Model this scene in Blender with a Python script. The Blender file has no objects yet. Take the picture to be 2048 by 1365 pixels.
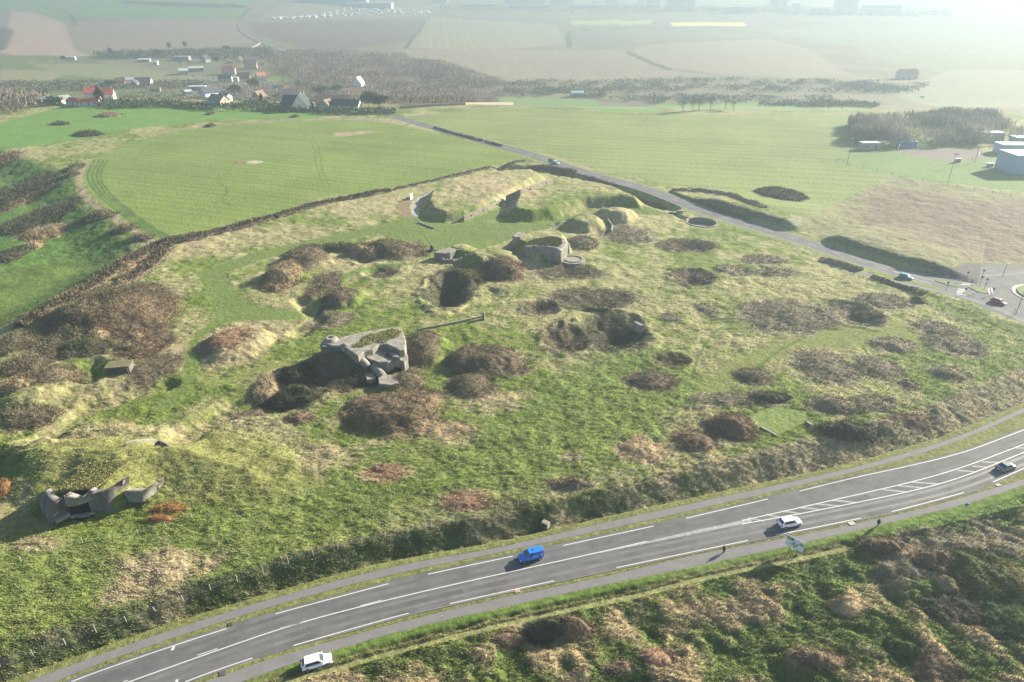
import bpy, bmesh, math, random
import numpy as np
from mathutils import Vector, Matrix
R = math.radians
random.seed(7); rng = np.random.default_rng(11)
scene = bpy.context.scene
COL = scene.collection
# ------------------------------------------------------------------ camera, sky, sun, exposure
F = 1365.0; PITCH = R(27.9); HC = 88.0
cam_d = bpy.data.cameras.new('camera'); cam = bpy.data.objects.new('camera', cam_d); COL.objects.link(cam)
cam.location = (0, 0, HC); cam.rotation_euler = (R(90) - PITCH, 0, 0)
cam_d.sensor_width = 36.0; cam_d.lens = 36.0 * F / 2048.0; cam_d.clip_start = 1.0; cam_d.clip_end = 40000
scene.camera = cam
SUN_EL = R(21.5); SUN_AZ = R(58)          # azimuth clockwise from +Y
w = bpy.data.worlds.new('World'); scene.world = w; w.use_nodes = True
nt = w.node_tree; nt.nodes.clear()
sky = nt.nodes.new('ShaderNodeTexSky'); sky.sky_type = 'NISHITA'; sky.sun_disc = False
sky.sun_elevation = SUN_EL; sky.sun_rotation = SUN_AZ; sky.altitude = 100; sky.air_density = 1.0; sky.dust_density = 1.2; sky.ozone_density = 1.5
bg = nt.nodes.new('ShaderNodeBackground'); bg.inputs['Strength'].default_value = 0.06
wo = nt.nodes.new('ShaderNodeOutputWorld')
nt.links.new(sky.outputs[0], bg.inputs[0]); nt.links.new(bg.outputs[0], wo.inputs[0])
sd = bpy.data.lights.new('sun', 'SUN'); sun = bpy.data.objects.new('sun', sd); COL.objects.link(sun)
sd.energy = 5.0; sd.angle = R(0.5); sd.color = (1.0, 0.91, 0.75)
sv = Vector((math.sin(SUN_AZ) * math.cos(SUN_EL), math.cos(SUN_AZ) * math.cos(SUN_EL), math.sin(SUN_EL)))
sun.rotation_euler = (-sv).to_track_quat('-Z', 'Y').to_euler(); sun.location = (0, 0, 300)
scene.view_settings.view_transform = 'Standard'; scene.view_settings.look = 'None'
scene.view_settings.gamma = 1.0; scene.view_settings.exposure = 2.0; scene.view_settings.use_curve_mapping = False
scene.cycles.volume_bounces = 1; scene.cycles.max_bounces = 5; scene.cycles.diffuse_bounces = 2; scene.cycles.glossy_bounces = 2
scene.cycles.use_denoising = True
# ------------------------------------------------------------------ helpers
def S(e0, e1, x):
    t = np.clip((np.asarray(x, float) - e0) / (e1 - e0), 0, 1); return t * t * (3 - 2 * t)
def hsh(ix, iy, s):
    n = (ix.astype(np.int64) * 374761393 + iy.astype(np.int64) * 668265263 + s * 1442695041) & 0xffffffff
    n = ((n ^ (n >> 13)) * 1274126177) & 0xffffffff
    return ((n ^ (n >> 16)) & 0xffff) / 65535.0
def vn(x, y, sc, s=0):                       # value noise, feature size sc metres, 0..1
    x = np.asarray(x, float) / sc; y = np.asarray(y, float) / sc
    ix = np.floor(x); iy = np.floor(y); fx = x - ix; fy = y - iy
    fx = fx * fx * (3 - 2 * fx); fy = fy * fy * (3 - 2 * fy)
    a = hsh(ix, iy, s); b = hsh(ix + 1, iy, s); c = hsh(ix, iy + 1, s); d = hsh(ix + 1, iy + 1, s)
    return (a * (1 - fx) + b * fx) * (1 - fy) + (c * (1 - fx) + d * fx) * fy
def fbm(x, y, sc, o=4, s=0, g=0.5):
    t = 0; a = 1; n = 0
    for k in range(o):
        c, q = math.cos(k * 1.3), math.sin(k * 1.3)
        t = t + a * vn(x * c - y * q, x * q + y * c, sc / 2 ** k, s + 17 * k); n += a; a *= g
    return t / n
def ray(px, py):
    dx = (px - 1024) / F; v = (py - 682.5) / F
    return Vector((dx, math.cos(PITCH) - v * math.sin(PITCH), -math.sin(PITCH) - v * math.cos(PITCH)))
def G(px, py, z=0.0):                        # point of the horizontal plane z seen at a photo pixel
    d = ray(px, py); t = (z - HC) / d.z; return (d.x * t, d.y * t)
def seg_dist(x, y, pts, closed=False, near=False):       # distance to a polyline and signed side (left of direction = +)
    x = np.asarray(x, float); y = np.asarray(y, float)
    best = np.full(x.shape, 1e9); side = np.ones(x.shape); nx = np.zeros(x.shape); n = len(pts)
    for i in range(n if closed else n - 1):
        ax, ay = pts[i]; bx, by = pts[(i + 1) % n]; ex, ey = bx - ax, by - ay
        t = np.clip(((x - ax) * ex + (y - ay) * ey) / (ex * ex + ey * ey + 1e-9), 0, 1)
        d = np.hypot(x - ax - t * ex, y - ay - t * ey); m = d < best
        best = np.where(m, d, best); side = np.where(m, np.sign(ex * (y - ay) - ey * (x - ax)), side)
        if near: nx = np.where(m, ax + t * ex, nx)
    return (best, side, nx) if near else (best, side)
def sdf(x, y, poly):                         # signed distance to a polygon, + inside
    x = np.asarray(x, float); y = np.asarray(y, float)
    d, _ = seg_dist(x, y, poly, True); ins = np.zeros(x.shape, bool); n = len(poly)
    for i in range(n):
        ax, ay = poly[i]; bx, by = poly[(i + 1) % n]
        if ay == by: continue
        c = ((ay > y) != (by > y)) & (x < (bx - ax) * (y - ay) / (by - ay) + ax); ins ^= c
    return np.where(ins, d, -d)
def catmull(pts, step=2.0):
    P = [pts[0]] + list(pts) + [pts[-1]]; out = []
    for i in range(1, len(P) - 2):
        p0, p1, p2, p3 = [np.array(p, float) for p in P[i - 1:i + 3]]
        L = np.hypot(*(p2 - p1)); n = max(1, int(L / step))
        for k in range(n):
            t = k / n
            out.append(tuple(0.5 * (2 * p1 + (p2 - p0) * t + (2 * p0 - 5 * p1 + 4 * p2 - p3) * t * t + (3 * p1 - p0 - 3 * p2 + p3) * t ** 3)))
    out.append(tuple(pts[-1])); return out
def smooth(pts, k=2):
    p = np.array(pts, float)
    for _ in range(k):
        q = p.copy(); q[1:-1] = (p[:-2] + 2 * p[1:-1] + p[2:]) / 4; p = q
    return [tuple(a) for a in p]
def extend(pts, a, b):
    p = [np.array(q, float) for q in pts]
    d0 = p[0] - p[1]; d0 /= np.hypot(*d0); d1 = p[-1] - p[-2]; d1 /= np.hypot(*d1)
    return [tuple(p[0] + d0 * a)] + [tuple(q) for q in p] + [tuple(p[-1] + d1 * b)]
def wl(px, z=0.0, a=0, b=0, step=2.0, sm=3):
    p = [G(*q, z) for q in px]
    if a or b: p = extend(p, a, b)
    return smooth(catmull(p, step), sm)
# ------------------------------------------------------------------ roads traced from the photograph (pixel, ground plane)
pathN_u = wl([(52,1365),(195,1312),(400,1242),(595,1184),(800,1131),(995,1096),(1200,1048),(1395,1005),(1600,960.5),(1710,935),(1820,904),(1930,868),(2048,816)], 0, 40, 45)
pathN_l = wl([(109,1365),(195,1329),(400,1258.5),(595,1198.6),(800,1146),(995,1106.5),(1200,1062),(1395,1019),(1600,971),(1710,944),(1820,914),(1930,877),(2048,825)], 0, 40, 45)
edgeN = wl([(130,1369),(197,1343),(400,1274.2),(469,1253),(545.5,1229.5),(784,1166),(848.5,1150.4),(1034,1111),(1124,1092),(1200,1075.6),(1317,1050.5),(1368,1038),(1542,997),(1600,982.5),(1710,955.5),(1820,931.7),(1930,904),(2048,860)], 0, 40, 45)
edgeS = wl([(363,1367),(400,1352),(506.4,1315.8),(578.7,1293.8),(800,1231.2),(891.8,1209.6),(1117,1160),(1227,1137),(1500,1080.4),(1548.6,1071),(1600,1061.4),(1729.7,1035),(1779,1025),(1933,984),(1978,968),(2048,937)], 0, 40, 45)
pathS_u = wl([(400,1368),(540,1320),(670,1281),(800,1245.3),(995,1198),(1200,1156),(1395,1109.7),(1600,1071.3),(1820,1024),(1930,994),(2048,959)], 0, 40, 45)
pathS_l = wl([(470,1369),(595,1324.6),(800,1262.5),(995,1217.8),(1200,1172),(1395,1132),(1635,1080),(1820,1035),(1930,1008.6),(2048,971)], 0, 40, 45)
midU = wl([(256,1365),(400,1313.5),(595,1247.5),(800,1194.3),(995,1149.7),(1200,1104.5),(1395,1060),(1503,1037.4),(1600,1015.5),(1820,965),(1930,933),(2048,889)], 0, 40, 45)
midL = wl([(256,1365.6),(400,1314.2),(595,1248.2),(800,1195),(995,1150.6),(1200,1106.5),(1395,1067),(1503,1045),(1600,1028),(1820,983),(1930,952),(2048,905)], 0, 40, 45)
track = wl([(560,1369),(790,1305),(948,1265),(1000,1252),(1200,1207),(1278,1192),(1395,1160),(1500,1138),(1600,1119),(1690,1098)], 0, 30, 0)
def offset(pts, d):
    p = np.array(pts, float); t = np.gradient(p, axis=0); n = np.stack([-t[:, 1], t[:, 0]], 1); n /= np.hypot(n[:, 0], n[:, 1])[:, None]
    return [tuple(a) for a in p + n * d]
roadN = offset(edgeN, 0.55); roadS = offset(edgeS, -0.45)
poly_pathN = pathN_u + pathN_l[::-1]; poly_pathS = pathS_u + pathS_l[::-1]; poly_road = roadN + roadS[::-1]
Z2 = 2.0                                     # level of the plateau and of the second road
road2_c = wl([(780,231),(830,246),(905,266.5),(1000,292.5),(1060,309),(1112,327),(1200,354),(1300,381),(1400,421),(1500,451),(1592,478.5),(1665,504),(1738,529),(1800,547),(1880,567),(1960,585),(2048,597)], Z2, 0, 60, 5, 4)
road2_l = offset(road2_c, 3.9); road2_r = offset(road2_c, -3.9)
poly_road2 = road2_l + road2_r[::-1]
rc = G(2092, 592, Z2)                        # roundabout centre, just outside the picture
round_poly = [(rc[0] + 26 * math.cos(a), rc[1] + 26 * math.sin(a)) for a in np.linspace(0, 2 * math.pi, 48)[:-1]]
flare = [G(*q, Z2) for q in [(1880,557),(1921,560),(1985,557),(2048,553),(2100,560),(2048,648),(2015,634),(1975,618),(1930,597),(1880,583)]]
path2_s = wl([(1700,541),(1750,553),(1801,566),(1850,577),(1896,588),(1935,597),(1970,607),(2010,624),(2048,644)], Z2, 0, 40, 3, 2)
path2_n = wl([(1700,512),(1760,531),(1830,545),(1880,552.5),(1933,554.5),(2000,550),(2048,547)], Z2, 0, 40, 3, 2)
poly_path2 = offset(path2_s, 1.1) + offset(path2_s, -1.1)[::-1]; poly_path2n = offset(path2_n, 1.0) + offset(path2_n, -1.0)[::-1]
farroad = None
# ------------------------------------------------------------------ the lie of the land
cen = smooth(catmull(midU[::6], 8), 1)
N_OUT = offset(pathN_u, 4.2)
LOW = [G(*q, 2) for q in [(-330,262),(0,300),(60,325),(120,350),(160,400),(225,455),(280,500),(200,545),(110,600),(30,655),(-60,700),(-330,790)]]
def cutting(nx): return np.maximum(S(70, 80, nx) * (1 - S(100.5, 105, nx)), S(108, 112, nx) * (1 - S(134, 147, nx)))
def base(x, y):
    x = np.asarray(x, float); y = np.asarray(y, float)
    e, s = seg_dist(x, y, pathN_u[::3]); e = e * s
    h = 2.9 * S(1.9, 6.0 + 2.5 * S(0, 80, x), e) - .9 * S(1.2, 2.3, e)
    h = np.where(e > 4.5, np.minimum(h, Z2), h)
    far = S(535, 700, y + 0.10 * x); lft = 1 - 0.45 * S(0, 350, x)
    h = h - 24 * far * lft
    h = h + 60 * S(1500, 4500, y) - 20 * S(5000, 12000, y)
    h = h + 30 * S(900, 2200, y) * S(-200, -900, x)
    h = h + 26 * (fbm(x, y, 750, 3, 5) - .5) * S(950, 1700, y)
    # ground falls away at the left, below the corner of the crop field
    k = (x < -60) & (y < 520) & (y > 120)
    if np.any(k):
        xx = np.where(k, x, -60.0); l = np.where(k, S(-6, 20, sdf(xx, y, LOW)), 0)
        h = h - 5.0 * l
    # cuttings beyond the second road
    near = y < 420
    d2, s2, nx = seg_dist(x, y, road2_c[::4], near=True); d2 = d2 * s2
    h = h + np.where(near, 2.9 * cutting(nx) * S(4.6, 9.5, d2) * (1 - S(14, 60, d2)), 0)
    return h
def P(px, py, f=None):                       # point of the land seen at a photo pixel (ray against the height function)
    f = f or base; d = ray(px, py)
    t = np.geomspace(60, 16000, 1500); X = d.x * t; Y = d.y * t; Z = HC + d.z * t
    g = f(X, Y); k = int(np.argmax(Z < g))
    if k == 0: k = len(t) - 1
    a, b = Z[k - 1] - g[k - 1], Z[k] - g[k]; u = a / (a - b + 1e-12)
    tt = t[k - 1] + (t[k] - t[k - 1]) * u
    return (d.x * tt, d.y * tt)
def W(pts): return [P(*q) for q in pts]
def ell(px, py, rx, ry):                     # an ellipse in the photo as centre and half axes on the ground
    c = P(px, py); a = P(px + rx, py); n = P(px, py + ry); f = P(px, py - ry)
    return c[0], (n[1] + f[1]) / 2, max(0.4, a[0] - c[0]), max(0.4, (f[1] - n[1]) / 2)
# ------------------------------------------------------------------ relief features: (kind, px, py, rx, ry, height, edge)
FE = []
def mound(px, py, rx, ry, h, edge=0.6): FE.append(('m', ell(px, py, rx, ry), h, edge))
def bowl(px, py, rx, ry, h, edge=0.95): FE.append(('b', ell(px, py, rx, ry), -h * .8, max(edge, .92)))
def raised(pts, h, wd): FE.append(('p', W(pts), h, wd))
def ditch(pts, h, wd): FE.append(('d', W(pts), -h, wd))
# earthworks of the old fort
raised([(838,415),(850,392),(905,372),(1000,350),(1070,345),(1096,360),(1060,380),(985,425),(940,440),(888,447),(856,438)], 3.2, 5)
raised([(1010,428),(1020,402),(1070,380),(1110,362),(1160,368),(1230,384),(1292,408),(1284,422),(1235,414),(1180,416),(1110,440),(1062,446),(1020,442)], 3.8, 5)
ditch([(1010,335),(1108,340),(1170,357),(1240,378),(1300,400),(1330,412)], 2.8, 8)
mound(1168,452,62,17,3.2,.7); mound(1235,437,50,16,3.0,.6); mound(1230,438,90,25,1.0,.8)
mound(1085,500,70,22,4.6,.45); mound(985,522,80,22,3.2,.7); mound(1010,548,50,18,2.2,.8)
mound(920,505,40,12,2.2,.7)
mound(705,728,110,46,3.7,.7); mound(850,700,60,36,2.6,.8); mound(800,770,60,24,1.6,.8)
bowl(650,755,70,30,2.6,.8); bowl(540,810,80,26,1.6,.8); bowl(890,585,48,40,5.0,.8)
bowl(735,515,40,14,1.8,.8); mound(610,520,60,30,2.6,.7); mound(570,555,50,20,2.0,.7)
mound(470,690,80,40,2.2,.5); mound(690,600,50,25,2.4,.8); mound(770,505,80,22,2.6,.7)
mound(470,890,90,30,.6,.98); mound(560,925,70,38,.9,.98); _fr = [(88,984,6.1),(92,990,6.3),(99,1000,6.3),(108,1006,6.4),(118,1001,6.5),(128,991,6.9),(137,995,6.7),(147,999,6.5),(163,997,6.5),(172,989,6.8),(177,981,7.0),(184,987,6.7),(194,985,6.5),(205,984,6.5),(220,977,6.8),(234,966,7.1),(246,961,7.3)]
def _back(q, d): x, y = G(*q); return (x + .12 * d, y + d)
_wing = [(249,984,4.5),(258,984,4.5),(282,984,4.5),(296,977,4.9),(309,968,5.2),(320,961,5.5)]
_front = [_back(q, .5) for q in _fr + _wing]
_rest = [_front[-1]] + [G(*q, 2.5) for q in [(335,985),(400,1030),(520,1060),(680,1010),(600,880),(340,862),(240,858),(110,868),(10,895),(-45,940),(-30,1000),(40,1025)]] + [_front[0]]
FE.append(('f', _front + _rest[1:-1], 4.4, 13.0))

_c0, _c1 = G(137, 1036, 1.4), G(188, 1026, 1.4); FE.append(('p', [(_c0[0] - .2, _c0[1] - .8), (_c1[0] + .2, _c1[1] - .8), (_c1[0] + 1.6, _c1[1] + 6.8), (_c0[0] + 1.4, _c0[1] + 6.8)], -7.0, 1.0))
ditch([(95,1050),(150,1046),(215,1034),(262,1012)], .8, 3)
mound(200,905,120,22,.8,.9); mound(240,870,130,24,1.6,.9)
mound(60,900,70,26,2.5,.8)
mound(210,640,130,60,3.6,.8); mound(60,790,90,50,2.6,.9); bowl(175,745,60,30,3.0,.9)
ditch([(345,890),(400,850),(470,810),(560,770)], 1.8, 5); ditch([(0,925),(90,880),(180,815),(330,770)], 1.5, 4)
ditch([(600,600),(640,640),(600,665)], 1.4, 3.5)
mound(970,722,85,34,2.6,.7); mound(940,770,50,28,1.4,.8); mound(790,830,115,50,2.2,.7)
for a in [(1135,542,62,15,1.6),(1385,556,48,18,2.6),(1378,492,54,12,1.6),(1083,616,40,14,1.8),(1130,680,48,30,2.8),(1225,668,80,42,4.5),(1342,722,40,18,1.8),
          (1715,630,55,26,2.6),(1195,603,70,18,1.4),(760,543,44,15,1.8),(985,590,35,25,1.0),(1500,545,50,15,1.2),(1420,640,60,22,1.0)]: bowl(*a)
for a in [(1302,761,50,20,1.4),(1505,752,40,18,1.4),(1575,633,95,34,1.0),(1650,735,60,34,.9),(1755,735,44,22,.9),(1785,690,44,16,.9),(1900,749,36,16,.8),(1885,672,60,24,.9),
          (1290,420,55,14,1.2),(1465,850,60,28,1.8),(1385,880,50,24,1.2),(1670,812,60,20,1.4),(1280,905,50,26,1.0),(1140,968,44,14,1.2),(950,1000,60,24,.8),(330,1140,80,36,.8)]: mound(*a[:4], a[4] * .6, .9)
PIT = G(1403, 445, 2.0); FE.append(('c', (PIT[0], PIT[1], 5.9), -2.1, .25)); ditch([(1345,428),(1362,434),(1378,440)], 1.8, 1.6)
# rubble bank between the dune slope and the road on the right
mound(1880,1150,190,70,2.0,.95); mound(1760,1100,60,26,1.2,.8); mound(1125,1262,70,26,1.6,.8)
track_out = offset(track, -1.3); ditch_line = offset(track, 1.5)
_wing_x = _back((249,984,4.5), .5)[0]
def feats(x, y):
    x = np.asarray(x, float); y = np.asarray(y, float); sh = x.shape; x = np.atleast_1d(x).ravel(); y = np.atleast_1d(y).ravel()
    out = np.zeros(x.shape); mxq = np.zeros(x.shape)
    for kind, g, h, e in FE:
        if kind in 'mb':
            cx, cy, rx, ry = g; k = (abs(x - cx) < 1.4 * rx) & (abs(y - cy) < 1.4 * ry)
            if not k.any(): continue
            X, Y = x[k], y[k]
            r = np.hypot((X - cx) / rx, (Y - cy) / ry) + 0.60 * (fbm(X, Y, max(4, 0.7 * min(rx, ry)), 3, int(cx) % 91) - 0.5)
            v = h * S(1.0, 1.0 - e, r)
            if kind == 'b': v = v + 0.14 * abs(h) * np.exp(-((r - 1.05) / 0.14) ** 2)
            out[k] += v
        elif kind == 'c':
            k = np.hypot(x - g[0], y - g[1]) < g[2] + 2; out[k] += h * S(g[2] + e, g[2] - e, np.hypot(x[k] - g[0], y[k] - g[1]))
        else:
            a = np.array(g); m = e * 2 + 3
            k = (x > a[:, 0].min() - m) & (x < a[:, 0].max() + m) & (y > a[:, 1].min() - m) & (y < a[:, 1].max() + m)
            if not k.any(): continue
            X, Y = x[k], y[k]
            if kind == 'f':
                df = seg_dist(X, Y, _front)[0]; ef = .9 + 2.8 * S(_wing_x - 1, _wing_x + 1.5, X)
                mxq[k] = h * S(0, 1, df / ef) * S(0, e + 9 * S(_wing_x + 4, _wing_x + 14, X), seg_dist(X, Y, _rest)[0]) * (1 - .45 * S(_wing_x + 6, _wing_x + 26, X)) * (sdf(X, Y, g) > 0); continue
            if kind == 'q': mxq[k] = np.maximum(mxq[k], h * S(0, e, sdf(X, Y, g))); continue
            if kind == 'p': v = h * S(0, e, sdf(X, Y, g) + 1.5 * (fbm(X, Y, 7, 2, 5) - .5))
            else: v = h * S(e, e * .25, seg_dist(X, Y, g)[0] + (fbm(X, Y, 5, 2, 9) - .5))
            out[k] += v
    out = out + mxq
    # ditch and ridge along the near side of the road; the dune slope behind it
    k = (y < 125) & (x > -75)
    if k.any():
        X, Y = x[k], y[k]
        dt, st = seg_dist(X, Y, track[::2]); dt = dt * st; ds, ss = seg_dist(X, Y, pathS_l[::3]); ds = -ds * ss
        xe = track[-1][0]; fade = S(xe + 12, xe - 2, X)
        v = -1.5 * S(0.8, 1.9, dt) * S(0.9, 2.6, ds) * (dt > 0) * fade
        slope = S(0, -7, dt) * (ds > 0)
        v = v + slope * (-0.6 + 2.2 * (fbm(X, Y, 12, 3, 40) - .5) + 1.7 * (fbm(X, Y, 4.2, 3, 44) - .5))
        out[k] += np.where(ds > .5, v, 0)
    return out.reshape(sh) if sh else float(out[0])
def flat_mask(x, y):                         # 1 on roads and paths (0 outside), in metres of softness
    m = np.zeros(np.shape(x)); e = np.zeros(np.shape(x))
    for poly, pad in FLAT:
        a = np.array(poly); k = (x > a[:, 0].min() - 4) & (x < a[:, 0].max() + 4) & (y > a[:, 1].min() - 4) & (y < a[:, 1].max() + 4)
        if k.any():
            s = sdf(x[k], y[k], poly); m[k] = np.maximum(m[k], S(-2.2, 0.0, s)); e[k] = np.maximum(e[k], S(-.12, .12, s + pad))
    return m, e
FLAT = [(poly_pathN, 0), (poly_pathS, 0), (poly_road, 0), (poly_road2, 0), (flare, 0), (round_poly, 0), (poly_path2, 0), (poly_path2n, 0)]
def H(x, y):
    x = np.asarray(x, float); y = np.asarray(y, float)
    return base(x, y) + feats(x, y)
def Q(px, py): return P(px, py, H)
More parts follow.
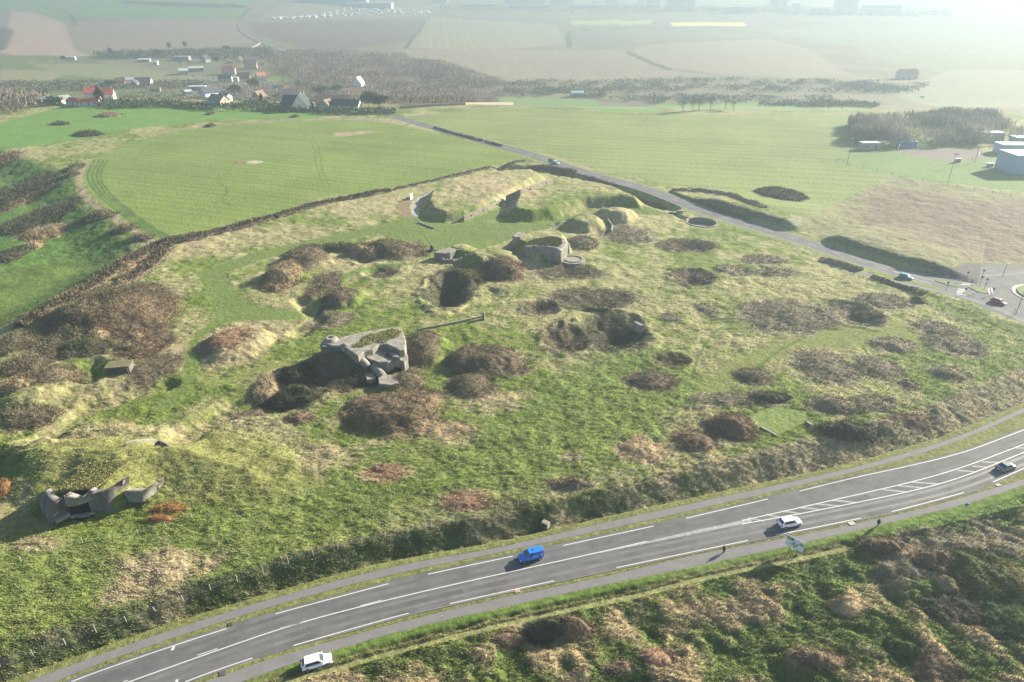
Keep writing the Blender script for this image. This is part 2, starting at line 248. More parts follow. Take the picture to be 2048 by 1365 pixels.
# ------------------------------------------------------------------ vegetation patches (photo ellipse, height, look, name, label)
PATCH = [
 (1138,543,62,14,1.0,'br','bramble_patch','brambles filling the hollow just below the round concrete gun platform'),
 (1385,555,44,17,0.9,'br','bramble_patch','dark brambles filling a bowl in the grass, two bowls below the circular brick pit'),
 (1378,492,54,12,1.1,'br','bramble_patch','long low bramble strip on the grass directly below the circular gun pit'),
 (1255,472,46,16,1.3,'gr','bramble_patch','greyish scrub on the slope to the right of the long grassy fort mound'),
 (1466,540,34,10,1.0,'gr','bramble_patch','small round bramble hump right of the bramble bowl near the second road'),
 (1527,520,42,10,1.1,'gr','bramble_patch','upper of two bramble strips close to the fence of the second road'),
 (1556,545,36,9,1.0,'gr','bramble_patch','lower of two bramble strips close to the fence of the second road'),
 (1083,617,36,12,1.0,'br','bramble_patch','small dark bramble oval left of the big bramble hollow'),
 (1190,598,78,20,0.9,'br','bramble_patch','wide bramble patch along the upper edge of the big bramble hollow'),
 (1196,617,28,10,1.6,'ol','hawthorn_bush','olive green bush among the brambles above the deep hollow'),
 (1128,678,46,28,1.0,'br','bramble_patch','dark bramble clump at the left end of the deep hollow'),
 (1225,668,68,34,0.9,'dk','bramble_patch','almost black brambles inside the deepest hollow of the fort'),
 (1342,722,36,14,1.1,'ol','bramble_patch','round bowl of olive brambles, upper one of the pair right of the deep hollow'),
 (1302,762,48,19,1.2,'br','bramble_patch','bramble mound, lower one of the pair right of the deep hollow'),
 (1341,636,20,8,1.0,'gr','bramble_patch','little bramble tuft right of the wide bramble patch'),
 (1412,617,22,9,1.0,'gr','bramble_patch','little bramble tuft beside the green path in the middle of the slope'),
 (1575,633,92,32,0.7,'gr','bramble_patch','largest grey bramble carpet, on the slope above the mown ring track'),
 (1712,628,50,24,0.8,'gr','bramble_patch','bramble bowl just right of the largest grey bramble carpet'),
 (1722,625,18,9,2.0,'ol','hawthorn_bush','round bush standing inside the bramble bowl below the roundabout road'),
 (1768,603,52,13,1.2,'gr','bramble_patch','curving bramble bank below the teal car on the second road'),
 (1838,601,11,7,2.0,'ol','hawthorn_bush','single round bush in open grass near the zebra crossing'),
 (1870,658,38,16,0.8,'gr','bramble_patch','upper part of the long bramble band near the right edge'),
 (1912,690,52,22,0.8,'gr','bramble_patch','lower part of the long bramble band near the right edge'),
 (1507,753,37,17,0.9,'br','bramble_patch','rounded bramble mound standing alone left of the faint ring track'),
 (1650,735,54,32,0.7,'gr','bramble_patch','grey bramble carpet with a small dark tuft at its top, centre right'),
 (1757,736,40,20,0.8,'gr','bramble_patch','tilted bramble oval right of the sheep track'),
 (1785,690,42,15,0.8,'gr','bramble_patch','bramble oval above the sheep track'),
 (1900,749,34,15,0.9,'gr','bramble_patch','isolated bramble oval nearest the bend of the main road'),
 (1818,770,20,10,1.0,'br','bramble_patch','small bramble tuft between the tilted oval and the main road'),
 (1480,800,92,14,1.3,'gr','bramble_patch','long scrub band behind the mown rectangular patch'),
 (1540,797,40,9,2.2,'dk','thorn_bush','dark thorn bushes just behind the mown rectangular patch'),
 (1465,855,46,24,2.0,'rb','thorn_bush','big dark rounded thorn bush left of the mown rectangular patch'),
 (1388,882,46,22,.9,'rb','bramble_patch','reddish bramble mound left of the big rounded thorn bush'),
 (1668,814,52,16,1.8,'gr','bramble_patch','bramble mound right of the mown rectangular patch'),
 (1748,808,44,15,1.6,'gr','bramble_patch','grey scrub mound on the slope above the bank of the main road'),
 (1700,868,60,20,2.6,'dk','thorn_bush','dark row of thorn bushes on top of the road bank'),
 (1820,842,44,15,1.6,'rb','bramble_patch','reddish scrub on the bank right of the dark thorn bushes'),
 (972,728,78,30,1.2,'br','bramble_patch','large dark bramble slope right of the ruined bunker'),
 (940,775,44,24,1.5,'br','bramble_patch','bramble clump at the foot of the large dark bramble slope'),
 (842,702,36,34,1.5,'br','bramble_patch','dense brambles growing against the right wall of the ruined bunker'),
 (822,764,30,18,1.4,'br','bramble_patch','brambles beside the fallen concrete blocks of the ruined bunker'),
 (790,828,98,42,1.0,'rb','bramble_patch','large reddish brown bramble field below the ruined bunker'),
 (585,795,62,20,2.0,'dk','thorn_bush','dark thicket in the shadow left of the reddish brown bramble field'),
 (600,750,40,18,1.8,'dk','thorn_bush','dark bushes at the edge of the shadow left of the ruined bunker'),
 (500,818,40,14,1.4,'br','bramble_patch','brown brambles in the shaded hollow below the big pale brown bush'),
 (690,765,50,18,1.4,'br','bramble_patch','brambles on the slope just above the reddish brown bramble field'),
 (890,860,60,14,.6,'st','dry_bracken','straw coloured dead plants between the reddish brambles and the green field'),
 (600,836,26,11,1.6,'rb','bramble_patch','small domed bush at the edge of the ruined bunker shadow'),
 (930,1003,52,20,0.5,'rd','dry_bracken','reddish dry bracken beside the fence above the blue van'),
 (1010,1010,40,12,0.8,'ol','bramble_patch','green brown brambles by the fence, right of the dry bracken'),
 (772,946,40,16,0.4,'rd','dry_bracken','reddish dry bracken patch in the bright green field'),
 (1285,902,46,22,0.4,'st','dry_bracken','straw coloured dead plants in the green field left of the reddish mound'),
 (1142,970,42,12,1.2,'br','bramble_patch','bramble hump standing just above the shaded road bank'),
 (335,1020,34,10,1.6,'or','broom_bush','rust brown rounded bush right of the sunken casemate, upper of two'),
 (322,1040,26,7,1.2,'or','broom_bush','rust brown rounded bush right of the sunken casemate, lower of two'),
 (532,776,28,20,3.2,'ta','hawthorn_bush','big pale brown bush at the edge of the ruined bunker shadow'),
 (452,690,50,24,1.0,'rd','bramble_patch','reddish brambles on the oval mound left of the ruined bunker'),
 (565,560,38,24,2.8,'ta','hawthorn_bush','big brown bush inside the loop of the mown path'),
 (612,520,40,22,1.8,'br','bramble_patch','scrub along the rim above the bush in the mown loop'),
 (648,570,30,26,1.2,'br','bramble_patch','scrub falling towards the narrow cut path'),
 (680,600,30,17,1.6,'br','bramble_patch','dark scrub just right of the narrow cut path'),
 (660,640,45,16,1.0,'gr','bramble_patch','thin scrub on the slope between the narrow path and the ruined bunker'),
 (762,545,28,10,0.8,'br','bramble_patch','brambles filling the small round bowl below the grey scrub mound'),
 (790,503,68,17,1.7,'br','bramble_patch','grey brown scrub mound left of the old gun'),
 (738,514,18,8,2.2,'ta','hawthorn_bush','pale yellowish bush on the scrub mound, right one'),
 (712,508,18,7,2.2,'ta','hawthorn_bush','pale yellowish bush on the scrub mound, left one'),
 (680,498,50,8,2.2,'dk','hedge','dark clipped looking hedge beside the mown path left of the scrub mound'),
 (905,575,52,36,1.2,'dk','bramble_patch','dark scrub in the steep hollow below the small flat roofed bunker'),
 (1008,545,42,16,1.8,'rb','thorn_bush','reed like brown thicket on the ridge between the two bunkers'),
 (955,550,36,14,1.3,'ol','thorn_bush','olive brown thicket left of the reed like thicket'),
 (1165,487,28,13,2.0,'gr','thorn_bush','grey bushes close behind the round fronted bunker'),
 (1558,388,42,11,2.6,'dk','thorn_bush','dark bush clump on top of the cutting beyond the second road'),
 (1660,548,0,0,0,'','',''),
 (735,560,0,0,0,'','',''),
 (1088,1264,40,18,1.8,'dk','thorn_bush','darkest thorn bush below the grass track along the ridge'),
 (1145,1258,46,20,1.7,'rb','thorn_bush','brown twiggy bush right of the darkest thorn bush below the ridge'),
 (1020,1278,34,14,1.3,'rb','thorn_bush','smaller twiggy bush left of the darkest thorn bush below the ridge'),
 (1650,1316,56,20,2.0,'rb','thorn_bush','long brown bush low on the dune slope at the bottom right'),
 (1805,1290,30,19,1.8,'gn','gorse_bush','dark green round gorse bush alone on the dune slope'),
 (1762,1092,40,18,1.8,'rb','thorn_bush','domed thorn bush below the person walking on the right'),
 (1865,1132,48,22,2.2,'rb','thorn_bush','rounded greyish thicket in the middle of the big scrub bank'),
 (1800,1140,46,24,1.4,'gr','bramble_patch','scrub at the left end of the big scrub bank'),
 (1960,1150,75,50,1.6,'go','gorse_bush','green gorse with yellow flowers on the big scrub bank'),
 (1890,1085,100,24,1.1,'gr','bramble_patch','grey scrub directly below the cycle path at the right'),
 (2010,1075,50,36,1.1,'gr','bramble_patch','grey scrub at the right edge below the cycle path'),
 (2030,1240,60,40,1.5,'gn','gorse_bush','dark green gorse at the right edge of the dune slope'),
 (1920,1215,70,24,1.4,'dk','thorn_bush','dark thicket along the foot of the big scrub bank'),
 (1240,1330,34,14,1.6,'rb','bramble_patch','brown bramble hump low on the dune slope, left of centre'),
 (1320,1310,36,18,1.2,'rd','dry_bracken','reddish dead bracken on the dune slope'),
 (1700,1210,34,18,1.2,'st','bramble_patch','pale brown hump on the dune slope under the scrub bank'),
 (1880,1330,42,26,1.1,'rb','bramble_patch','brown scrub patch in the bottom right corner'),
 (60,1110,0,0,0,'','',''),
 (8,985,20,14,1.8,'or','broom_bush','rust brown bush at the left edge beside the casemate mound'),
 (30,1000,0,0,0,'','',''),
 (45,735,58,20,2.0,'br','thorn_bush','dark thicket at the left edge below the green field'),
 (35,785,40,16,2.6,'ta','hawthorn_bush','pale rounded bushes at the left edge above the casemate mound'),
 (60,838,60,20,1.8,'br','thorn_bush','brown thicket at the left edge, lowest one'),
 (120,690,55,30,1.4,'br','bramble_patch','brown scrub between the ruined brick hut and the left edge'),
 (205,600,90,26,1.8,'br','thorn_bush','dark brown thicket on the ridge below the corner of the crop field'),
 (275,640,70,42,1.6,'rb','thorn_bush','broad reddish thicket beside the mown path, right part of the ridge'),
 (155,640,60,30,1.8,'br','thorn_bush','brown thicket on the ridge, left part'),
 (308,738,42,30,1.3,'br','bramble_patch','brown brambles right of the ruined brick hut'),
 (250,600,80,30,1.6,'br','thorn_bush','brown thicket running down from the corner of the crop field hedge'),
 (288,690,48,28,1.4,'rb','thorn_bush','reddish thicket beside the mown path just right of the ruined hut'),
 (90,760,70,26,1.5,'br','thorn_bush','brown thicket below the pale bushes at the left edge'),
 (20,690,50,22,1.6,'br','thorn_bush','dark thicket at the left edge just below the shaded green field'),
 (170,700,50,18,1.4,'dk','thorn_bush','dark thicket left of the ruined hut'),
 (142,597,13,8,2.6,'ta','hawthorn_bush','pale rounded bush at the top of the ridge thicket'),
 (254,537,18,7,2.6,'ta','hawthorn_bush','pale flat topped bush at the head of the ridge thicket, upper'),
 (256,556,14,7,2.4,'ta','hawthorn_bush','pale flat topped bush at the head of the ridge thicket, middle'),
 (247,572,18,7,2.4,'ta','hawthorn_bush','pale flat topped bush at the head of the ridge thicket, lower'),
 (95,635,18,9,2.4,'ta','hawthorn_bush','pale bush beside the dark green lawn at the left'),
 (200,680,20,9,2.4,'ta','hawthorn_bush','yellowish bush above the ruined brick hut, left one'),
 (278,676,13,7,2.2,'ta','hawthorn_bush','yellowish bush above the ruined brick hut, right one'),
 (262,694,15,7,2.2,'ta','hawthorn_bush','yellowish bush just above the ruined brick hut'),
 (92,467,34,13,2.8,'ta','hawthorn_bush','pale rounded bushes in the sunken green ground at the left'),
 (70,492,16,8,2.8,'ta','hawthorn_bush','small pale rounded bush below the pale rounded bushes at the left'),
 (75,442,42,28,2.2,'dk','thorn_bush','dark thicket in the sunken green ground at the left'),
 (40,388,50,26,2.6,'dk','thorn_bush','very dark thicket above the sunken lawn at the left edge'),
 (35,410,14,20,2.4,'br','thorn_bush','brown thicket bordering the sunken lawn'),
 (18,512,26,18,2.2,'dk','thorn_bush','dark thicket closing the lower end of the sunken lawn'),
 (0,325,22,16,2.6,'rb','thorn_bush','brown bushes at the left edge above the sunken ground'),
 (148,338,11,8,2.8,'dk','thorn_bush','dark bush at the leftmost curve of the crop field, upper one'),
 (143,352,12,5,2.0,'dk','thorn_bush','dark bush at the leftmost curve of the crop field, lower one'),
 (196,434,28,9,2.8,'br','thorn_bush','brown bush at the left side of the crop field above the gate gap'),
 (248,460,22,8,2.4,'br','hedge','upper end of the hedge along the lower left side of the crop field'),
 (282,478,22,7,2.0,'br','hedge','lower end of the hedge along the lower left side of the crop field'),
 (118,249,18,2.5,2.2,'dk','thorn_bush','small dark bush alone on the far lawn, left one'),
 (178,270,28,4,3.4,'dk','thorn_bush','larger dark bush group on the far lawn'),
 (218,232,22,3.5,2.6,'ta','thorn_bush','pale bush group on the far lawn near the crest'),
 (420,229,7,2,2.0,'dk','thorn_bush','tiny dark bush on the crest below the village, left one'),
 (420,253,9,2.4,2.2,'dk','thorn_bush','tiny dark bush on the upper edge of the crop field'),
 (590,234,7,1.6,1.6,'dk','thorn_bush','tiny dark bush on the crest below the village, right one'),
]
PATCH = [p for p in PATCH if p[6]]
LOOK = {'br': (.116,.094,.062), 'gr': (.175,.152,.100), 'dk': (.066,.062,.040), 'ol': (.115,.105,.048), 'rb': (.142,.104,.066), 'rd': (.230,.150,.095),
        'st': (.340,.260,.150), 'or': (.200,.110,.045), 'ta': (.230,.180,.105), 'gn': (.050,.075,.025), 'go': (.075,.085,.032)}
# ------------------------------------------------------------------ ground sheet
def make_ground():
    pys = np.concatenate([np.arange(1560, 1366, -4.0), np.arange(1366, 700, -1.5), np.arange(700, 60, -1.15), np.arange(60, -34, -1.4)])
    dep = PITCH + np.arctan((pys - 682.5) / F); Yr = HC / np.tan(dep); Yr[Yr > 16000] = 16000
    u = np.concatenate([np.linspace(-1.9, -1.12, 24)[:-1], np.linspace(-1.12, 1.12, 1250), np.linspace(1.12, 1.9, 24)[1:]])
    wid = 0.75 * (math.cos(PITCH) * Yr + HC * math.sin(PITCH)) + 3
    X = (wid[:, None] * u[None, :]); Y = np.repeat(Yr[:, None], len(u), 1); sh = X.shape
    x = X.ravel(); y = Y.ravel(); N = len(x)
    z = base(x, y) + feats(x, y)
    c = np.zeros((N, 3)); t = np.zeros(N)     # colour and tussock height
    def setc(m, col, tus=None, var=0.0, idx=None, sc=6, seed=3):
        nonlocal c, t
        col = np.array(col, float)
        sl = slice(None) if idx is None else idx
        v = 1 + var * (fbm(x[sl], y[sl], sc, 3, seed) - .5) * 2
        cc = col[None, :] * v[:, None] if col.ndim == 1 else col * v[:, None]
        c[sl] = c[sl] * (1 - m[:, None]) + cc * m[:, None]
        if tus is not None: t[sl] = t[sl] * (1 - m) + tus * m
    def box(pts, pad):
        a = np.array(pts); return np.nonzero((x > a[:, 0].min() - pad) & (x < a[:, 0].max() + pad) & (y > a[:, 1].min() - pad) & (y < a[:, 1].max() + pad))[0]
    def poly(px, col, tus, fe=2.0, var=.15, warp=0.0, wsc=6, world=False, sc=6, rows=None, seed=3):
        pts = px if world else W(px); i = box(pts, fe + warp); X_, Y_ = x[i], y[i]
        s = sdf(X_, Y_, pts) + warp * 2 * (fbm(X_, Y_, wsc, 3, 21) - .5); m = S(-fe / 2, fe / 2, s)
        cc = np.array(col, float)
        if rows is not None:
            ang, per, amp = rows; q = X_ * math.cos(ang) + Y_ * math.sin(ang) + 1.5 * fbm(X_, Y_, 60, 2, 8)
            cc = cc[None, :] * (1 + amp * (np.sin(q * 2 * math.pi / per) * .6 + (vn(q, q * 0, per * .6, 5) - .5) * 1.2))[:, None]
        setc(m, cc, tus, var, i, sc, seed)
    def line(px, wd, col, tus=None, fe=1.0, var=.1, world=False):
        pts = px if world else catmull(W(px), 6); i = box(pts, wd + fe + 2)
        d, _ = seg_dist(x[i], y[i], pts); m = S(wd + fe / 2, wd - fe / 2, d + .8 * fe * (fbm(x[i], y[i], 3, 2, 33) - .5)); setc(m, col, tus, var, i)
    def el(px, py, rx, ry, col, tus, fe=.35, warp=.5, var=.2, amt=1.0, sc=None):
        cx, cy, ax, ay = ell(px, py, rx, ry); i = np.nonzero((abs(x - cx) < 1.6 * ax) & (abs(y - cy) < 1.6 * ay))[0]
        if not len(i): return
        r = np.hypot((x[i] - cx) / ax, (y[i] - cy) / ay) + warp * (fbm(x[i], y[i], sc or max(2.5, .45 * min(ax, ay)), 3, int(px) % 77) - .5) * 1.6
        setc(S(1 + fe, 1 - fe, r) * amt, col, tus, var, i, 3)
    GRN = np.array((.110,.148,.030)); LUSH = np.array((.084,.140,.022)); STR = np.array((.320,.275,.155)); DRY = np.array((.285,.225,.140)); LAWN = np.array((.112,.152,.040))
    # rough grass everywhere first: green in the hollows, straw on the tufts
    n1 = fbm(x, y, 22, 5, 2, .58); n2 = fbm(x, y, 2.6, 3, 6); k = S(.42, .58, n1 * .70 + n2 * .30)
    setc(np.ones(N), GRN[None, :] * (1 - .60 * k[:, None]) + STR[None, :] * .60 * k[:, None], .26, .22, None, 2.2)
    # far country beyond the crest
    fm = S(500, 620, y + .1 * x); kk = fbm(x, y, 140, 4, 12)
    setc(fm, np.array((.13,.135,.075))[None, :] * (1 - kk[:, None]) + np.array((.17,.135,.09))[None, :] * kk[:, None], .3, .3, None, 40)
    # sunken ground at the left
    poly([(-330,262),(0,300),(120,345),(165,400),(280,495),(200,545),(110,600),(0,655),(-330,790)], (.080,.140,.030), .24, 10, .4, 4, 5, sc=4)
    poly([(-330,420),(0,392),(28,412),(48,450),(45,485),(0,508),(-330,560)], (.060,.115,.024), .05, 3, .25, 2, sc=10)
    poly([(0,540),(120,520),(250,505),(190,545),(100,600),(0,655),(-330,800),(-330,600)], (.090,.135,.032), .14, 6, .35, 4, sc=7)
    # far fields
    poly([(25,22),(75,28),(130,48),(150,100),(180,112),(60,120),(0,105),(15,60)], (.300,.215,.165), .05, 10, .08, 0, rows=(.35,14,.10))
    poly([(160,45),(300,40),(470,40),(490,62),(520,85),(420,96),(190,108),(155,95),(140,60)], (.190,.150,.115), .05, 12, .12, 0, rows=(.9,18,.08))
    poly([(-200,0),(0,55),(28,60),(10,100),(-300,120)], (.07,.065,.05), .4, 12, .3, 5)
    poly([(-200,-20),(530,-20),(480,34),(330,38),(160,34),(120,44),(60,20),(-200,10)], (.105,.175,.060), .05, 14, .12, 4)
    poly([(500,48),(660,42),(852,36),(812,84),(700,98),(620,100),(560,84),(510,66)], (.115,.085,.075), .05, 10, .08, 0, rows=(1.0,20,.08))
    poly([(560,12),(850,12),(860,30),(560,40),(510,40)], (.19,.17,.11), .05, 10, .2, 5)
    poly([(862,33),(1115,50),(1132,88),(960,102),(812,96)], (.205,.190,.115), .05, 8, .06, 0, rows=(.1,16,.10))
    poly([(1135,55),(1260,62),(1280,95),(1150,95)], (.13,.125,.085), .3, 12, .35, 10)
    poly([(1140,42),(1305,42),(1300,50),(1145,50)], (.25,.33,.12), .02, 4, .05)
    poly([(1340,45),(1488,46),(1492,52),(1345,52)], (.55,.44,.16), .02, 4, .05)
    poly([(1280,92),(1380,85),(1540,78),(1620,100),(1700,150),(1600,158),(1450,150),(1300,130),(1262,104)], (.205,.175,.120), .05, 8, .08)
    poly([(780,100),(1000,98),(1240,100),(1330,140),(1420,150),(1200,160),(1000,158),(850,128)], (.200,.165,.115), .1, 10, .2, 6)
    poly([(1500,60),(1700,90),(1760,120),(1900,150),(2048,140),(2048,60),(1700,50)], (.16,.17,.10), .1, 20, .25, 14)
    poly([(1780,190),(1900,140),(2100,140),(2100,210),(1900,215)], (.20,.21,.13), .05, 10, .1)
    poly([(560,100),(700,98),(900,125),(1000,158),(1020,205),(940,210),(800,215),(600,200),(540,150)], (.115,.085,.055), .6, 12, .3, 10)
    poly([(-150,110),(160,112),(320,160),(360,195),(60,215),(-150,230)], (.110,.130,.050), .2, 10, .3, 8)
    poly([(0,140),(150,142),(100,162),(0,168)], (.20,.19,.10), .05, 6, .1)
    poly([(60,128),(250,128),(420,160),(300,165),(120,150)], (.17,.18,.09), .05, 6, .12)
    poly([(540,150),(600,150),(600,166),(540,162)], (.12,.21,.05), .05, 5, .1)
    line([(-60,168),(60,170),(200,168),(330,166),(420,165)], 2.5, (.20,.18,.14)); line([(180,108),(120,122),(60,125)], 2.5, (.26,.24,.20))
    line([(110,123),(250,136),(360,150),(420,158)], 2.2, (.14,.14,.13)); line([(430,158),(500,178),(560,205)], 3, (.14,.14,.13))
    for a in [[(250,6),(330,10),(420,14),(500,17)],[(60,10),(130,24),(150,45)],[(1140,95),(1150,62),(1290,57)],[(1255,105),(1300,125),(1340,140)],[(812,96),(850,42)],[(480,42),(500,17)]]: line(a, 5, (.05,.06,.04), .5, 4, .3)
    # lawn on the far crest and the meadows beyond the second road
    poly([(-150,300),(0,246),(125,214),(400,213),(560,222),(680,230),(620,238),(430,240),(280,256),(130,284),(0,302)], (.105,.190,.040), .04, 5, .15, 2)
    poly([(995,195),(1180,198),(1325,220),(1320,226),(1210,226),(1140,214),(1000,207)], (.130,.200,.060), .04, 5, .1)
    poly([(1310,208),(1500,204),(1750,212),(1740,222),(1560,222),(1330,218)], (.140,.200,.070), .04, 5, .1)
    poly([(790,236),(830,232),(1030,214),(1140,222),(1250,230),(1450,230),(1700,230),(1735,270),(1690,300),(1650,322),(1785,352),(1690,400),(1610,442),(1560,422),(1500,402),(1430,376),(1340,372),(1220,345),(1110,312),(1000,286),(900,260)], (.158,.192,.064), .04, 3, .18, 0, rows=(1.35,9,.12), sc=30)
    poly([(1650,322),(1700,292),(1860,296),(2100,310),(2100,392),(1785,352)], (.125,.180,.060), .04, 3, .12, 0, sc=20)
    poly([(1785,352),(2100,400),(2100,546),(1930,545),(1800,512),(1600,452),(1590,445),(1690,400)], (.170,.165,.085), .22, 4, .2, 0)
    poly([(1760,375),(2100,415),(2100,520),(1930,510),(1800,470),(1720,435),(1730,400)], (.150,.118,.080), .22, 14, .25, 8)
    poly([(1790,296),(1960,300),(1980,316),(1900,325),(1800,306)], (.17,.14,.12), .02, 5, .1)
    # crop field
    CROP = [(160,350),(172,328),(228,296),(330,266),(480,249),(640,241),(762,244),(860,263),(950,286),(1062,313),(1000,329),(850,364),(700,398),(550,434),(400,473),(312,487),(250,450),(192,411),(165,382)]
    poly(CROP, (.136,.180,.045), .04, 2.5, .18, 0, rows=(1.22,5.5,.12), sc=25)
    for o in (0, 9, 18, 26): line([(190+o,320),(175+o,352),(192+o,385),(232+o,420),(290+o,462),(330+o,478)], .5, (.065,.105,.028), None, .8)
    for o in (0, 10): line([(600+o,262),(625+o,290),(635+o,340),(650+o,375)], .3, (.10,.14,.038), None, .6)
    line([(440,365),(455,385),(440,400),(460,412)], .4, (.08,.12,.035), None, .8)
    poly([(497,323),(510,321),(530,324),(512,328),(490,326)], (.35,.33,.27), 0, 1.5, .05); el(480,326,14,3,(.17,.12,.07),0)
    poly([(668,266),(740,262),(760,264),(700,272),(665,274)], (.26,.21,.13), .2, 2, .2)
    line([(640,238),(780,238),(840,250)], 1.2, (.22,.20,.13), .02, 1.5)
    line([(330,264),(480,247),(640,239),(760,242)], 3.0, (.20,.18,.10), .25, 3)
    line([(312,488),(250,450),(192,411),(164,382),(159,350),(172,326)], 1.6, (.24,.20,.12), .2, 2)
    # dry, lush and mown areas inside the old fort
    poly([(-60,1090),(120,1100),(300,1085),(580,1000),(670,930),(900,860),(1060,800),(1180,735),(1330,690),(1420,780),(1380,880),(1230,950),(1000,985),(800,1050),(560,1120),(300,1240),(0,1360),(-200,1400)], GRN * .55 + LUSH * .35 + STR * .10, .26, 9, .42, 5, 9, sc=2.4)
    for a in [(330,1140,95,42,1.),(250,1180,45,30,.9),(70,1090,60,16,.8),(1285,902,55,26,.9),(1140,915,30,10,.7),(985,800,75,22,.85),(640,920,60,30,.8),(900,870,50,20,.7),(770,945,45,18,.9),(1420,930,60,20,.5),
              (450,690,115,58,.85),(200,880,150,35,.75),(470,850,90,30,.6),(120,800,90,50,.55),(560,745,60,20,.7),(680,520,80,30,.6),(350,500,110,22,.7),(560,470,120,20,.55),(720,410,90,18,.6),(960,395,100,34,.75),(1150,390,40,12,.3),
              (1030,540,60,20,.6),(1230,430,60,18,.6),(1180,455,60,16,.4),(1900,900,180,26,.8),(1700,940,140,24,.8),(1450,960,120,22,.55),(1230,1010,90,14,.7),(1390,850,60,30,.5),(880,540,80,20,.5),(250,760,60,40,.6)]:
        el(*a[:4], DRY * .6 + STR * .4, .32, .5, .9, .30, a[4])
    poly([(60,960),(130,900),(240,885),(340,895),(420,850),(500,860),(560,900),(600,960),(560,1000),(420,1010),(340,1000),(250,1010),(100,1050)], np.array((.175,.180,.060)), .22, 8, .35, 4, 8, sc=2.2)
    # dune slope at the lower right: tops dry, hollows green
    i = np.nonzero((y < 125) & (x > -75))[0]; dt, st = seg_dist(x[i], y[i], track[::2]); dt = dt * st; ds, ss = seg_dist(x[i], y[i], pathS_l[::3]); ds = -ds * ss
    mm = S(.3, -.6, dt) * (ds > 0); kk = S(.45, .66, fbm(x[i], y[i], 4.2, 3, 44) * .7 + fbm(x[i], y[i], 14, 2, 51) * .3)
    cc = (np.array((.092,.128,.032)) * (1 - kk[:, None]) + np.array((.280,.225,.125)) * kk[:, None])
    setc(mm, cc, .32, .35, i, 1.6)
    xe = track[-1][0]; fd = S(xe + 12, xe - 2, x[i])
    setc(S(.8, .3, abs(dt - .1)) * fd, (.185,.190,.078), .03, .12, i); 
    setc(S(.0, .3, ds) * (dt > .5) * S(7, 5, ds), np.array((.085,.135,.026)), .16, .3, i, 1.5); setc(S(.0, .3, ds) * (dt > .5) * S(2.6, 1.2, dt), np.array((.10,.105,.040)), .30, .35, i, 1.0)
    # mown lawns
    for a in [[(838,437),(770,456),(700,472),(600,492),(500,518),(425,545)]]: line(a, 4.2, LAWN, .04, 1.5)
    poly([(390,545),(450,527),(457,560),(482,595),(520,612),(580,622),(632,626),(600,640),(500,642),(432,650),(424,612),(405,575)], LAWN, .04, 1.5, .1)
    poly([(800,428),(856,440),(900,452),(940,444),(1010,446),(1062,448),(1100,443),(1085,458),(1028,478),(985,492),(925,500),(872,506),(860,496),(822,482),(775,480),(760,468),(785,452)], LAWN, .04, 1.5, .1)
    poly([(1100,445),(1180,425),(1215,412),(1290,415),(1335,430),(1300,432),(1220,425),(1130,448)], LAWN, .05, 1.5, .1)
    line([(432,648),(398,672),(383,710),(385,745),(365,785),(325,812)], 2.0, LAWN * .95, .06, 1.5); line([(635,610),(655,580),(690,552),(765,532),(800,530)], 1.7, LAWN, .05, 1.2)
    line([(400,750),(430,770),(520,740),(640,715)], 1.5, (.15,.17,.05), .06, 1.5); line([(600,655),(625,640),(645,615)], 1.0, (.05,.06,.03), .1, 1)
    poly([(940,442),(990,412),(1005,412),(990,438),(960,446)], LAWN, .05, 1.2, .1)
    line([(820,396),(806,415),(812,432)], 2.2, (.20,.15,.09), .03, 3); line([(832,432),(829,412),(840,396),(868,385),(905,377)], 1.3, (.30,.29,.26), .02, 1)
    line([(905,374),(960,360),(1020,345),(1080,336)], 2.2, (.15,.17,.06), .05, 2); line([(1030,478),(1080,465),(1130,448),(1180,425)], 1.2, (.22,.20,.14), .03, 2)
    poly([(1450,722),(1650,650),(1800,640),(1860,700),(1600,700),(1500,745),(1440,780),(1380,790)], (.13,.15,.04), .07, 6, .15, 2)
    poly([(1487,838),(1546,812),(1612,822),(1618,838),(1606,848),(1548,872)], (.125,.165,.045), .03, .6, .12)
    for a in [[(1520,640),(1450,650),(1410,690),(1380,760)],[(1450,790),(1560,700),(1600,680)],[(700,905),(900,880),(1100,800),(1180,745)],[(660,1050),(900,960),(1060,950)],[(1050,830),(1200,760)],[(1730,735),(1740,720),(1725,690)],[(0,1300),(250,1240),(420,1170),(600,1090)]]:
        line(a, .35, (.065,.105,.022), .03, .7)
    # bare and brown ground under the scrub
    for p in PATCH: el(p[0], p[1], p[2] * 1.08, p[3] * 1.12, np.array(LOOK[p[5]]) * 1.1, .30, .22, .45, .3, .95)
    # bank of rough grass above the main road, its shade painted darker green, trodden line by the fence
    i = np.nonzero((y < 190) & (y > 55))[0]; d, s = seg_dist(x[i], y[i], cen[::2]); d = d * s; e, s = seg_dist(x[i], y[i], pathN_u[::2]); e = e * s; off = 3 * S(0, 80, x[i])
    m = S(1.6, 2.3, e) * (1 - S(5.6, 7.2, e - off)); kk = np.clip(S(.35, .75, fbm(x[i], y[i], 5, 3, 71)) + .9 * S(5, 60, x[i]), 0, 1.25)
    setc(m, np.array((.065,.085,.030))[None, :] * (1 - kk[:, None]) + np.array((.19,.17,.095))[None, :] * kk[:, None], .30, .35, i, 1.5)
    m = (d > 3) * (1 - S(1.5, 2.2, e + .5 * (vn(x[i], y[i], 1.5, 2) - .5))); setc(m, (.135,.145,.050), .05, .3, i, 1.2)
    m = (d < 0) * (d > -9) * S(.2, -.2, -seg_dist(x[i], y[i], pathS_l[::3])[0] * seg_dist(x[i], y[i], pathS_l[::3])[1]); setc(m, (.135,.140,.050), .02, .25, i, .9)
